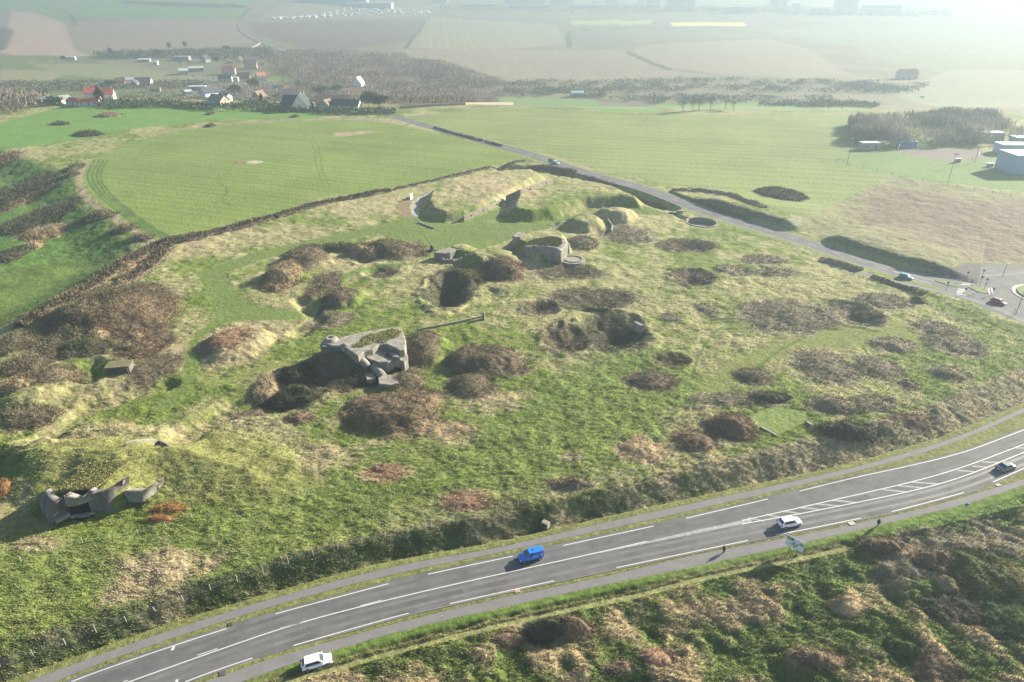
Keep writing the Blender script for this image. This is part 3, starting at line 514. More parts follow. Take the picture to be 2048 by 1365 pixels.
    # second road: verges and cut banks
    i = np.nonzero((y < 420) & (x > -60))[0]; d2, s2 = seg_dist(x[i], y[i], road2_c[::4]); d2 = d2 * s2
    b = cutting(seg_dist(x[i], y[i], road2_c[::4], near=True)[2]) * (y[i] < 400)
    setc(b * S(4.4, 5.5, d2) * (1 - S(10, 12, d2)), (.105,.110,.055), .3, .25, i, 3)
    setc(S(1.9, 1.2, abs(d2 - 5.2)) * .9, (.18,.19,.07), .03, .15, i, 3); setc(S(2.2, 1.2, abs(d2 + 5.6)) * .9, (.16,.185,.06), .04, .15, i, 3)
    line([(1548,470),(1566,458),(1600,440)], 2.0, (.22,.22,.14), .03, 2)
    # fine relief
    near = y < 620; zz = np.zeros(N); i = np.nonzero(near)[0]; X_, Y_ = x[i], y[i]; ti = t[i]
    b1 = fbm(X_ * .62, Y_ * 1.15, 1.1, 2, 3); b2 = vn(X_ * .6 + Y_ * .2, Y_ * 1.1 - X_ * .2, .5, 7); b3 = fbm(X_, Y_, 3.6, 2, 13)
    cell = 1.0 * S(250, 120, Y_); cell2 = S(620, 350, Y_)
    zz[i] = ti * ((1 - b1) * 1.35 + (1 - b2) * .75 * cell + b3 * 2.6 * cell2 - 2.1 * cell2)
    # bare roads and paths: the ground sits just under the asphalt sheets
    m, e = flat_mask(x, y)
    hb = base(x, y)
    z = (z + zz) * (1 - m) + (hb + .03) * m - e * .10
    c = c * (1 - e[:, None]) + np.array((.10,.095,.085)) * e[:, None]
    n = len(u); r = len(pys)
    me = bpy.data.meshes.new('ground'); me.vertices.add(N)
    me.vertices.foreach_set('co', np.stack([x, y, z], 1).astype(np.float32).ravel())
    ii = np.arange(N).reshape(r, n); q = np.stack([ii[:-1, :-1], ii[:-1, 1:], ii[1:, 1:], ii[1:, :-1]], -1).reshape(-1, 4)
    me.loops.add(q.size); me.loops.foreach_set('vertex_index', q.ravel().astype(np.int32))
    me.polygons.add(len(q)); me.polygons.foreach_set('loop_start', np.arange(0, q.size, 4, dtype=np.int32))
    me.polygons.foreach_set('use_smooth', np.ones(len(q), bool))
    at = me.color_attributes.new('cover', 'FLOAT_COLOR', 'POINT'); at.data.foreach_set('color', np.concatenate([np.clip(c, .002, 1), np.ones((N, 1))], 1).astype(np.float32).ravel())
    me.update(); o = bpy.data.objects.new('ground', me); COL.objects.link(o); o['kind'] = 'structure'
    return o, (x.reshape(sh), y.reshape(sh), z.reshape(sh), t.reshape(sh), c.reshape(sh + (3,)), u, Yr, wid)
ground, GD = make_ground()
def samp(x, y, what=2):                      # bilinear sample of the finished ground
    x = np.atleast_1d(np.asarray(x, float)); y = np.atleast_1d(np.asarray(y, float)); u, Yr, wid = GD[5:]
    A = GD[what]
    j = np.clip(np.searchsorted(Yr, y) - 1, 0, len(Yr) - 2); fy = np.clip((y - Yr[j]) / (Yr[j + 1] - Yr[j]), 0, 1)
    def rowv(jj):
        uu = x / wid[jj]; k = np.clip(np.searchsorted(u, uu) - 1, 0, len(u) - 2); fx = np.clip((uu - u[k]) / (u[k + 1] - u[k]), 0, 1)
        if A.ndim == 3: fx = fx[:, None]
        return A[jj, k] * (1 - fx) + A[jj, k + 1] * fx
    if A.ndim == 3: fy = fy[:, None]
    return rowv(j) * (1 - fy) + rowv(j + 1) * fy
def gz(x, y): return float(samp(x, y)[0])
def at(px, py):                              # a thing's foot: the point of the land at a photo pixel, with its height
    x, y = Q(px, py); return Vector((x, y, gz(x, y)))
# ------------------------------------------------------------------ materials
MATS = {}
def mat(name, col, rough=.8, metal=0.0, var=.15, sc=3.0, spec=.3, bump=0.0, attr=None, coat=0.0, streak=False):
    if name in MATS: return MATS[name]
    m = bpy.data.materials.new(name); m.use_nodes = True; n = m.node_tree.nodes; L = m.node_tree.links
    b = n['Principled BSDF']; b.inputs['Roughness'].default_value = rough; b.inputs['Metallic'].default_value = metal
    b.inputs['Specular IOR Level'].default_value = spec; b.inputs['Coat Weight'].default_value = coat
    tc = n.new('ShaderNodeTexCoord'); nz = n.new('ShaderNodeTexNoise'); nz.inputs['Scale'].default_value = sc; nz.inputs['Detail'].default_value = 6; nz.inputs['Roughness'].default_value = .65
    if streak:
        mp = n.new('ShaderNodeMapping'); mp.inputs['Scale'].default_value = (1, 1, .12); L.new(tc.outputs['Object'], mp.inputs[0]); L.new(mp.outputs[0], nz.inputs['Vector'])
    else: L.new(tc.outputs['Object'], nz.inputs['Vector'])
    mr = n.new('ShaderNodeMapRange'); mr.inputs[1].default_value = .3; mr.inputs[2].default_value = .7; mr.inputs[3].default_value = 1 - var; mr.inputs[4].default_value = 1 + var
    L.new(nz.outputs[0], mr.inputs[0])
    mx = n.new('ShaderNodeMix'); mx.data_type = 'RGBA'; mx.blend_type = 'MULTIPLY'; mx.inputs[0].default_value = 1
    if attr:
        a = n.new('ShaderNodeAttribute'); a.attribute_name = attr; L.new(a.outputs['Color'], mx.inputs[6])
    else: mx.inputs[6].default_value = (*col, 1)
    cb = n.new('ShaderNodeCombineColor')
    for k in range(3): L.new(mr.outputs[0], cb.inputs[k])
    L.new(cb.outputs[0], mx.inputs[7]); L.new(mx.outputs[2], b.inputs['Base Color'])
    if bump:
        bp = n.new('ShaderNodeBump'); bp.inputs['Strength'].default_value = 1; bp.inputs['Distance'].default_value = bump; L.new(nz.outputs[0], bp.inputs['Height']); L.new(bp.outputs[0], b.inputs['Normal'])
    MATS[name] = m; return m
M_ground = mat('ground_cover', None, .95, var=.42, sc=1.1, spec=.1, bump=.25, attr='cover')
ground.data.materials.append(M_ground)
M_veg = mat('vegetation', None, .9, var=.2, sc=2.0, spec=.1, attr='cover')
M_asph = mat('asphalt', (.100,.100,.099), .9, var=.30, sc=.22, spec=.25, bump=.01)
M_path = mat('path_asphalt', (.150,.145,.142), .9, var=.12, sc=.5, spec=.2, bump=.01)
M_paint = mat('road_paint', (.42,.42,.40), .7, var=.12, sc=2.0)
M_worn = mat('worn_paint', (.23,.23,.225), .8, var=.35, sc=1.5)
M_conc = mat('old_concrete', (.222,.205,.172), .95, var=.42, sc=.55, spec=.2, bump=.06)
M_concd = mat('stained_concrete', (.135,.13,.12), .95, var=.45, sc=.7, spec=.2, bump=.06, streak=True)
M_brick = mat('rubble_masonry', (.24,.215,.155), .95, var=.35, sc=1.6, spec=.2, bump=.05)
M_dark = mat('painted_dark', (.02,.02,.02), 1, var=.1)  # near black, painted for the darkness inside openings; also grate bars
# ------------------------------------------------------------------ mesh helpers
def link(o, parent=None):
    COL.objects.link(o)
    if parent: o.parent = parent
    return o
def tag(o, label=None, cat=None, group=None, kind=None):
    if label: o['label'] = label
    if cat: o['category'] = cat
    if group: o['group'] = group
    if kind: o['kind'] = kind
    return o
def thing(name, label, cat, loc=(0, 0, 0), rz=0, group=None, tilt=(0, 0)):
    o = bpy.data.objects.new(name, None); o.empty_display_size = .5; COL.objects.link(o); o.location = loc; o.rotation_euler = (tilt[0], tilt[1], rz); return tag(o, label, cat, group)
def pymesh(name, v, f, m, parent=None, smooth_=False, loc=None):
    me = bpy.data.meshes.new(name); me.from_pydata([tuple(a) for a in v], [], [tuple(a) for a in f]); me.materials.append(m)
    if smooth_: me.polygons.foreach_set('use_smooth', [True] * len(me.polygons))
    me.update(); o = bpy.data.objects.new(name, me); link(o, parent)
    if loc is not None: o.location = loc
    return o
class MB:
    def __init__(s): s.v = []; s.f = []
    def add(s, v, f): k = len(s.v); s.v += [tuple(a) for a in v]; s.f += [tuple(i + k for i in q) for q in f]; return s
    def box(s, x0, x1, y0, y1, z0, z1, rz=0, o=(0, 0, 0)):
        c, q = math.cos(rz), math.sin(rz)
        v = [(x, y, z) for z in (z0, z1) for x, y in ((x0, y0), (x1, y0), (x1, y1), (x0, y1))]
        v = [(x * c - y * q + o[0], x * q + y * c + o[1], z + o[2]) for x, y, z in v]
        return s.add(v, [(3, 2, 1, 0), (4, 5, 6, 7), (0, 1, 5, 4), (1, 2, 6, 5), (2, 3, 7, 6), (3, 0, 4, 7)])
    def tube(s, a, b, r0, r1=None, n=8):
        a, b = Vector(a), Vector(b); d = (b - a).normalized(); r1 = r0 if r1 is None else r1
        u = d.orthogonal().normalized(); w_ = d.cross(u); v = []
        for p, r in ((a, r0), (b, r1)):
            for k in range(n): t = 2 * math.pi * k / n; v.append(p + u * math.cos(t) * r + w_ * math.sin(t) * r)
        return s.add(v, [(k, (k + 1) % n, n + (k + 1) % n, n + k) for k in range(n)] + [tuple(range(n))[::-1], tuple(range(n, 2 * n))])
    def prism(s, pts, z0, z1):
        n = len(pts); v = [(x, y, z0) for x, y in pts] + [(x, y, z1) for x, y in pts]
        return s.add(v, [(k, (k + 1) % n, n + (k + 1) % n, n + k) for k in range(n)] + [tuple(range(n))[::-1], tuple(range(n, 2 * n))])
    def build(s, name, m, parent=None, smooth_=False, bevel=0, loc=None):
        o = pymesh(name, s.v, s.f, m, parent, smooth_, loc)
        if bevel: b = o.modifiers.new('b', 'BEVEL'); b.width = bevel; b.segments = 2; b.limit_method = 'ANGLE'
        return o
def ribbon(name, A, B, z, m, kind='structure', ext=None):
    a = np.array(A); b = np.array(B); n = max(len(a), len(b))
    def rs(p, k):
        d = np.r_[0, np.cumsum(np.hypot(*np.diff(p, axis=0).T))]; t = np.linspace(0, d[-1], k); return np.stack([np.interp(t, d, p[:, 0]), np.interp(t, d, p[:, 1])], 1)
    a = rs(a, n); b = rs(b, n); v = [(p[0], p[1], z) for p in a] + [(p[0], p[1], z) for p in b]
    o = pymesh(name, v, [(i, n + i, n + i + 1, i + 1) for i in range(n - 1)], m)
    if kind: o['kind'] = kind
    return o
def stripes(name, polys, z, m, label=None):
    v = []; f = []
    for p in polys: k = len(v); v += [(q[0], q[1], z) for q in p]; f.append(tuple(range(k, k + len(p))))
    # counter-clockwise faces look up
    f2 = []
    for q in f:
        a = sum(v[q[i]][0] * v[q[(i + 1) % len(q)]][1] - v[q[(i + 1) % len(q)]][0] * v[q[i]][1] for i in range(len(q)))
        f2.append(q if a > 0 else q[::-1])
    o = pymesh(name, v, f2, m); o['kind'] = 'structure'; return o
def strip_polys(pts, wd, i0=None, i1=None):
    p = pts[i0:i1]; a = offset(p, wd / 2); b = offset(p, -wd / 2); return [[a[i], a[i + 1], b[i + 1], b[i]] for i in range(len(p) - 1)]
def between(pts, xa, xb): return [q for q in pts if xa <= q[0] <= xb]
def gx(px, py, z=0): return G(px, py, z)[0]
# ------------------------------------------------------------------ main road and paths
ribbon('main_road', roadN, roadS, .0, M_asph); ribbon('cycle_path', pathN_u, pathN_l, .02, M_path); ribbon('footpath', pathS_u, pathS_l, .02, M_path)
mk = []
def piece(line, a, b, wd=.19): mk.extend(strip_polys(between(catmull(line, 1.0), gx(*a), gx(*b)), wd))
for a, b in [((140,1366),(469,1253)),((545.5,1229.5),(784,1166)),((848.5,1150),(1034,1111)),((1124,1092),(1317,1050)),((1368,1038),(1542,997))]: piece(edgeN, a, b)
mk.extend(strip_polys(between(edgeN, gx(1585,984), 400), .19)); mk.extend(strip_polys(between(edgeN, -400, gx(137,1369)), .19))
for a, b in [((363,1366),(506.4,1315.8)),((578.7,1293.8),(825,1224.6)),((891.8,1209.6),(1117,1160)),((1227,1137),(1500,1080.4)),((1548.6,1071),(1729.7,1035)),((1779,1025),(1933,984)),((1978,968),(2060,930))]: piece(edgeS, a, b)
mk.extend(strip_polys(between(midU, -400, gx(1300,1082)), .20)); mk.extend(strip_polys(between(midU, gx(1480,1042), 400), .20)); mk.extend(strip_polys(between(midL, gx(1480,1050), 400), .20))
for a, b in [((246,1364),(256,1361)),((395,1311),(435,1297.5)),((561,1257),(600,1246)),((720,1212.5),(762,1201))]:
    p0, p1 = G(*a), G(*b); mk.extend(strip_polys([p0, p1], .14))
stripes('road_marking', mk, .005, M_paint)
mid = [p for p in zip(between(midU, gx(1180,1110), gx(1500,1040)))]
a_ = between(midU, gx(1180,1110), gx(1505,1040)); b_ = between(midL, gx(1180,1110), gx(1505,1045)); n_ = min(len(a_), len(b_))
stripes('worn_median', [[a_[i], a_[i + 1], b_[i + 1], b_[i]] for i in range(n_ - 1)], .0045, M_worn)
hat = []
for x0, y0, x1, y1 in [(1497,1036,1528,1043),(1532,1029,1560,1035),(1566,1022.5,1602,1028),(1600,1015.5,1640,1019.5),(1632,1008.5,1680,1012.5),(1665,1001,1712,1005.5),(1765,979.5,1815,984.5),(1795,971.5,1846,976),(1822,964.5,1878,968.5),(1915,941.5,1950,943.5),(1945,933,1973,934.5),(1965,924.5,2000,925),(2030,896,2060,897)]:
    p0, p1 = G(x0, y0), G(x1, y1); hat.extend(strip_polys([p0, p1], .42))
stripes('hatch_marking', hat, .004, M_worn)
sq = []
for px, py in [(346,1297),(353,1364)]: c0 = G(px, py); sq.append([(c0[0] - .2, c0[1] - .35), (c0[0] + .2, c0[1] - .35), (c0[0] + .2, c0[1] + .35), (c0[0] - .2, c0[1] + .35)])
stripes('count_marking', sq, .006, M_paint)
tr = []
for o_ in (-.9, -2.5): tr.extend(strip_polys(offset(between(midL, -200, 400), o_), .65))
stripes('tyre_track', tr, .002, mat('polished_asphalt', (.114,.113,.112), .75, var=.25, sc=.25, spec=.3))
tr = []
for o_ in (.9, 2.5): tr.extend(strip_polys(offset(between(midU, -200, 400), o_), .6))
stripes('tyre_track', tr, .002, mat('dark_asphalt', (.088,.089,.090), .85, var=.25, sc=.25))
tr = []
for xa, xb, o_, wd_ in ((-62, -50, 1.9, 2.2), (-20, -8, -1.8, 2.6), (22, 30, 2.2, 2.0), (48, 70, -1.9, 2.8), (84, 96, 2.2, 2.4)): tr.extend(strip_polys(offset(between(midU, xa, xb), o_), wd_))
stripes('road_patch', tr, .0012, mat('patched_asphalt', (.082,.083,.084), .9, var=.2, sc=.6))
# kerb line on the near side
kb = MB()
for poly_ in strip_polys(between(roadS, gx(640,1290), gx(1960,985)), .14): kb.prism(poly_, .02, .11)
k_o = kb.build('kerb', mat('kerb_stone', (.17,.165,.15), .9)); k_o['kind'] = 'structure'
# worn gravel on the near edge at the bottom left
stripes('gravel_strip', [[G(*q) for q in [(385,1368),(500,1322),(640,1289),(672,1281),(560,1314),(420,1365),(415,1369)]]], .012, mat('gravel', (.20,.185,.16), 1, var=.4, sc=2.5))
# ------------------------------------------------------------------ second road, its cycle paths, islands and the roundabout
ribbon('second_road', road2_l, road2_r, Z2, M_asph)
stripes('roundabout', [round_poly], Z2 + .004, M_asph); stripes('road_apron', [flare], Z2 + .008, M_asph)
ribbon('cycle_path', offset(path2_s, 1.1), offset(path2_s, -1.1), Z2 + .03, M_path); ribbon('cycle_path', offset(path2_n, 1.0), offset(path2_n, -1.0), Z2 + .03, M_path)
m2 = []
r2 = catmull(road2_c, 1.0); L2 = len(r2)
i = 0
while i < L2 - 6:
    xq, yq = r2[i]
    if xq > G(1786, 543, 2)[0]: break
    seg = 4 if (xq < 60 or xq > 115) else 3; 
    m2.extend(strip_polys(r2[i:i + seg + 1], .18)); i += seg + (6 if xq < 118 else 2)
m2.extend(strip_polys(between(offset(r2, 3.55), 30, G(1900, 570, 2)[0]), .14)); m2.extend(strip_polys(between(offset(r2, -3.55), 30, G(1880, 590, 2)[0]), .14))
m2.extend(strip_polys([G(1786,543,2), G(1830,552,2), G(1872,563,2)], .16)); m2.extend(strip_polys([G(1786,543,2), G(1826,557,2), G(1862,568,2)], .16))
for k in range(5):                            # zebra crossing, two halves
    f0 = k / 4.0
    a0 = G(1914 - 4 * f0 + 2, 578 + 10 * f0, 2); a1 = G(1932 - 4 * f0 + 2, 580 + 10.5 * f0, 2); m2.extend(strip_polys([a0, a1], .5))
for k in range(3):
    f0 = k / 2.0; a0 = G(1928 - 6 * f0, 563.5 + 6 * f0, 2); a1 = G(1946 - 6 * f0, 564.5 + 6 * f0, 2); m2.extend(strip_polys([a0, a1], .5))
m2.extend(strip_polys([G(1977,576,2), G(1979,589,2)], .3)); m2.extend(strip_polys([G(1983,576,2), G(1986,589,2)], .3))
stripes('road_marking', m2, Z2 + .013, M_paint)
M_isl = mat('island_grass', (.125,.165,.055), .95, var=.3, sc=1.2)
for k, pp in enumerate([[(1869,562),(1885,562.5),(1920,570),(1916,575),(1893,570)], [(1936,575),(1952,573),(1975,577),(1978,588),(1958,586)]]):
    g_ = [G(*q, 2) for q in pp]; mb = MB(); a = sum(g_[i][0] * g_[(i + 1) % len(g_)][1] - g_[(i + 1) % len(g_)][0] * g_[i][1] for i in range(len(g_)))
    mb.prism(g_ if a > 0 else g_[::-1], Z2 - .05, Z2 + .14); o = mb.build('traffic_island', M_isl); o['kind'] = 'structure'
ci = [(rc[0] + 9 * math.cos(a), rc[1] + 9 * math.sin(a)) for a in np.linspace(0, 2 * math.pi, 40)[:-1]]; ci2 = [(rc[0] + 7.6 * math.cos(a), rc[1] + 7.6 * math.sin(a)) for a in np.linspace(0, 2 * math.pi, 40)[:-1]]
o = MB().prism(ci, Z2 - .05, Z2 + .15).build('roundabout_island', mat('pale_kerb', (.33,.32,.30), .9)); o['kind'] = 'structure'
o = MB().prism(ci2, Z2 + .1, Z2 + .45).build('roundabout_lawn', M_isl); o['kind'] = 'structure'
# far country road climbing to the left, laid on the land
def drape(name, px, wd, m, lift=.5):
    pts = smooth(catmull(W(px), 12), 2); a = offset(pts, wd / 2); b = offset(pts, -wd / 2); n = len(pts)
    v = [(p[0], p[1], gz(*p) + lift) for p in a] + [(p[0], p[1], gz(*p) + lift) for p in b]
    o = pymesh(name, v, [(i, n + i, n + i + 1, i + 1) for i in range(n - 1)], m); o['kind'] = 'structure'
drape('far_road', [(545,-2),(520,14),(492,34),(480,50),(487,66),(510,80),(545,94),(580,108)], 9, M_path, .8)
# ------------------------------------------------------------------ bushes, bramble patches and tufts of grass
def facemesh(name, tri, colr, m, parent=None, kind=None, nside=3):
    n = len(tri) // nside; me = bpy.data.meshes.new(name); me.vertices.add(len(tri)); me.vertices.foreach_set('co', tri.astype(np.float32).ravel())
    me.loops.add(len(tri)); me.loops.foreach_set('vertex_index', np.arange(len(tri), dtype=np.int32)); me.polygons.add(n)
    me.polygons.foreach_set('loop_start', np.arange(0, len(tri), nside, dtype=np.int32))
    at_ = me.color_attributes.new('cover', 'FLOAT_COLOR', 'POINT'); at_.data.foreach_set('color', np.concatenate([np.clip(colr, .003, 1), np.ones((len(tri), 1))], 1).astype(np.float32).ravel())
    me.materials.append(m); me.update(); o = bpy.data.objects.new(name, me); link(o, parent)
    return o
def blades(p, up, ln, wd):
    """one thin triangle per point: root pair and tip"""
    n = len(p); a = rng.uniform(0, 2 * math.pi, n); s = np.stack([np.cos(a), np.sin(a), np.zeros(n)], 1) * (wd / 2)[:, None]
    v = np.empty((n, 3, 3)); v[:, 0] = p - s; v[:, 1] = p + s; v[:, 2] = p + up * ln[:, None]; return v.reshape(-1, 3)
def clump(px, py, rx, ry, h, look, name, label, dens=None):
    cx, cy, ax, ay = ell(px, py, rx, ry); col = np.array(LOOK[look]); bushy = name.endswith('bush') or name == 'hedge'
    dist = math.hypot(cx, cy); tw = np.clip(dist / 260, .45, 2.6)          # far bushes get fewer, larger sprays
    sd_ = int(px * 7 + py * 3) % 997
    ng = int(np.clip(max(ax, ay) * 2 / (.42 * tw), 10, 80))
    g = np.linspace(-1.25, 1.25, ng); U, V = np.meshgrid(g, g); x = cx + U * ax; y = cy + V * ay
    def hh(x, y):
        r = np.hypot((x - cx) / ax, (y - cy) / ay) + (.65 if bushy else 1.0) * (fbm(x, y, max(2.0, .6 * min(ax, ay)), 4, sd_, .6) - .5)
        e = .95
        lump = .55 + .75 * fbm(x, y, 2.2 if bushy else 4.0, 3, sd_ + 5) + .2 * vn(x, y, .8, sd_)
        return h * (1 if bushy else .55) * S(1.05, 1.05 - e, r) ** (.5 if bushy else .8) * lump, r
    hz, r = hh(x, y); gzv = samp(x.ravel(), y.ravel()).reshape(x.shape)
    z = np.where(r < (.93 if bushy else .82), gzv + hz * .55 - .05, gzv - .35)
    # core surface
    q = []; keep = r < (.95 if bushy else .86)
    m_ = (r == r[ng // 2 - 2:ng // 2 + 2, ng // 2 - 2:ng // 2 + 2].min()) & keep; m_ = m_ if m_.any() else (r == r.min())
    for _ in range(3 * ng):                      # keep the one connected heart of the patch
        g2 = m_.copy(); g2[1:] |= m_[:-1]; g2[:-1] |= m_[1:]; g2[:, 1:] |= m_[:, :-1]; g2[:, :-1] |= m_[:, 1:]; g2 &= keep
        if (g2 == m_).all(): break
        m_ = g2
    keep = m_
    idx = np.arange(ng * ng).reshape(ng, ng); k = keep[:-1, :-1] | keep[1:, :-1] | keep[:-1, 1:] | keep[1:, 1:]
    qa = np.stack([idx[:-1, :-1][k], idx[:-1, 1:][k], idx[1:, 1:][k], idx[1:, :-1][k]], -1).ravel()
    co = np.stack([x.ravel(), y.ravel(), z.ravel()], 1)[qa]
    v1 = .85 + .3 * vn(co[:, 0], co[:, 1], 1.1, 9); c1 = col[None, :] * v1[:, None]
    # sprays
    area = math.pi * ax * ay; n = int(np.clip(area * (22 if bushy else 13) / tw ** 1.6, 200, 16000))
    a = rng.uniform(0, 2 * math.pi, n); rr = np.sqrt(rng.uniform(0, 1.0, n)) * 1.25; X = cx + np.cos(a) * rr * ax; Y = cy + np.sin(a) * rr * ay
    hv, r2 = hh(X, Y); ok = r2 < 1.0 + .22 * rng.uniform(size=n) ** 2; X, Y, hv = X[ok], Y[ok], hv[ok]; n = len(X); gg = samp(X, Y)
    fr = rng.uniform(.35, 1.0, n) if bushy else rng.uniform(.6, 1.0, n)
    Z = gg + hv * fr * .85
    out = np.stack([(X - cx) / ax, (Y - cy) / ay, np.full(n, .9)], 1) + rng.normal(0, .55, (n, 3)); out[:, 2] = np.abs(out[:, 2]); out /= np.linalg.norm(out, axis=1)[:, None]
    ln = rng.uniform(.35, 1.0, n) * (.5 + .3 * min(h, 2.4)) * tw ** .5; wd = rng.uniform(.10, .26, n) * tw
    t = blades(np.stack([X, Y, Z], 1), out, ln, wd); v2 = rng.uniform(.65, 1.6, n) * (.75 + .5 * fbm(X, Y, 4, 2, sd_ + 3))
    c2 = col[None, :] * v2[:, None]
    f = fbm(X, Y, 5, 3, sd_ + 9)[:, None]; mixc = np.where(f > .5, np.array((.24, .205, .115)), np.array((.075, .105, .035))); c2 = c2 * .80 + mixc * .20 if not bushy else c2 * .9 + mixc * .1
    if look == 'go': f = rng.uniform(size=n) < .10 * (fbm(X, Y, 6, 2, 4) > .5) * 2; c2[f] = (.55, .42, .03)
    if look in ('br', 'rb', 'gr', 'rd'): f = rng.uniform(size=n) < .09; c2[f] = np.array((.22, .18, .10)) * v2[f, None]
    if look in ('br', 'gr', 'dk', 'ol'): f = rng.uniform(size=n) < .12; c2[f] = np.array((.06, .10, .03)) * v2[f, None]
    c2 = np.repeat(c2, 3, 0)
    # quads of the core split in triangles so that one face layout serves both
    co = co.reshape(-1, 4, 3); c1 = c1.reshape(-1, 4, 3)
    t1 = np.concatenate([co[:, [0, 1, 2]], co[:, [0, 2, 3]]]).reshape(-1, 3); cc1 = np.concatenate([c1[:, [0, 1, 2]], c1[:, [0, 2, 3]]]).reshape(-1, 3)
    o = facemesh(name, np.concatenate([t1, t]) - np.array([cx, cy, gz(cx, cy)]), np.concatenate([cc1, c2]), M_veg); o.location = (cx, cy, gz(cx, cy))
    grp = {'bramble_patch': ('brambles', 'bramble patches over the old fort'), 'hedge': ('hedge', 'hedges round the crop field'), 'dry_bracken': ('bracken', 'dry bracken patches'),
           'thorn_bush': ('bush', 'thorn bushes'), 'hawthorn_bush': ('bush', 'hawthorn bushes'), 'broom_bush': ('bush', 'rust brown bushes'), 'gorse_bush': ('gorse', 'gorse bushes')}[name]
    tag(o, label, grp[0], grp[1]); return o
for p in PATCH: clump(*p)
def hedge(px, wd, h, look, name, label, grp, dens=5):
    pts = smooth(catmull(W(px), 2.0), 2); p = np.array(pts); L = np.r_[0, np.cumsum(np.hypot(*np.diff(p, axis=0).T))]; tot = L[-1]
    dist = math.hypot(*p[len(p) // 2]); tw = float(np.clip(dist / 260, .5, 5)); col = np.array(LOOK[look]) * 1.15
    n = int(np.clip(tot * wd * dens * 3 / tw ** 1.5, 150, 16000)); s = rng.uniform(0, tot, n); o_ = np.clip(rng.normal(0, .5, n), -1.2, 1.2)
    tx = np.gradient(p, axis=0); tx /= np.hypot(*tx.T)[:, None]; X = np.interp(s, L, p[:, 0]); Y = np.interp(s, L, p[:, 1]); TX = np.interp(s, L, tx[:, 0]); TY = np.interp(s, L, tx[:, 1])
    lump = .55 + .9 * fbm(s, s * 0, 7, 3, int(px[0][0])); X = X - TY * o_ * wd / 2 * lump; Y = Y + TX * o_ * wd / 2 * lump
    hz = .8 * h * lump * np.sqrt(np.clip(1.15 - o_ ** 2, .05, 1)) * (.75 + .5 * vn(X, Y, 2.0, 4)); Z = samp(X, Y) + hz * rng.uniform(.25, .9, n)
    up = rng.normal(0, .5, (n, 3)); up[:, 2] = np.abs(up[:, 2]) + .6; up[:, 0] += -TY * o_; up[:, 1] += TX * o_; up /= np.linalg.norm(up, axis=1)[:, None]
    t = blades(np.stack([X, Y, Z], 1), up, rng.uniform(.5, 1.0, n) * tw ** .5 * (.5 + h / 4), rng.uniform(.2, .5, n) * tw); v2 = rng.uniform(.6, 1.45, n)
    # core: a ridge
    m = max(2, int(tot / (1.6 * tw))); ss = np.linspace(0, tot, m); CX = np.interp(ss, L, p[:, 0]); CY = np.interp(ss, L, p[:, 1]); NX = -np.interp(ss, L, tx[:, 1]); NY = np.interp(ss, L, tx[:, 0])
    ring = []
    for k, (f, q) in enumerate([(-1, -.4), (-.75, .6), (0, .92), (.75, .6), (1, -.4)]):
        lw = .55 + .9 * fbm(ss, ss * 0, 7, 3, int(px[0][0])); xx = CX + NX * f * wd / 2 * lw; yy = CY + NY * f * wd / 2 * lw
        ring.append(np.stack([xx, yy, samp(xx, yy) + h * q * lw * .62 * (.8 + .4 * vn(xx, yy, 2, 3))], 1))
    R_ = np.stack(ring, 1); a, b, c, d = R_[:-1, :-1], R_[:-1, 1:], R_[1:, 1:], R_[1:, :-1]
    t1 = np.concatenate([np.stack([a, b, c], 2).reshape(-1, 3), np.stack([a, c, d], 2).reshape(-1, 3)])
    og = p[len(p) // 2]; org = np.array([og[0], og[1], gz(*og)])
    o = facemesh(name, np.concatenate([t1, t]) - org, np.concatenate([np.repeat(col[None, :], len(t1), 0) * .95, np.repeat(col[None, :] * v2[:, None], 3, 0)]), M_veg)
    o.location = org; tag(o, label, 'hedge', grp); return o
HG = 'hedges round the crop field'
hedge([(302,492),(400,474),(470,457),(545,437)], 5.0, 2.0, 'br', 'hedge', 'long brown hedge along the lower edge of the crop field, left stretch', HG)
hedge([(552,435),(600,420),(660,405),(720,394),(780,382)], 4.5, 1.8, 'br', 'hedge', 'long brown hedge along the lower edge of the crop field, middle stretch', HG)
hedge([(790,380),(850,366),(920,350),(1000,332),(1050,322)], 3.0, 1.0, 'gr', 'hedge', 'thin brown hedge along the crop field above the visitor board', HG)
hedge([(304,497),(285,512),(250,528),(215,552),(150,592),(100,620),(40,655)], 7, 2.4, 'br', 'hedge', 'thick brown hedge on the slope above the shaded green field', HG)
hedge([(340,487),(330,500),(290,540),(250,565)], 6, 2.0, 'br', 'hedge', 'short brown hedge below the corner of the crop field', HG)
hedge([(868,256),(900,266),(935,275),(965,283)], 1.8, 1.1, 'dk', 'hedge', 'low dark hedge at the far end of the second road, upper part', HG)
hedge([(970,284),(1003,293)], 1.8, 1.0, 'dk', 'hedge', 'low dark hedge at the far end of the second road, lower part', HG)
hedge([(1000,338),(1060,333),(1100,334),(1150,345)], 3.4, 1.2, 'br', 'hedge', 'brown scrub hedge along the old ditch below the green road sign', HG)
hedge([(1165,352),(1220,368),(1270,386),(1330,408)], 3.2, 1.0, 'br', 'hedge', 'dark scrub hedge in the ditch beside the second road', HG)
hedge([(1345,381),(1420,384),(1480,398),(1530,415)], 3, 1.0, 'gr', 'hedge', 'brown scrub hedge along the top of the first cutting', HG)
hedge([(1340,383),(1390,402),(1440,422),(1500,440)], 2.5, .7, 'ol', 'hedge', 'dark scrub covering the shaded face of the first cutting', HG)
hedge([(1640,520),(1690,532),(1720,543)], 4, 1.2, 'gr', 'hedge', 'scrub at the foot of the second road, left of the teal car', HG)
hedge([(1745,554),(1770,564),(1800,574),(1850,590)], 3, .9, 'ol', 'hedge', 'low scrub line below the teal car', HG)
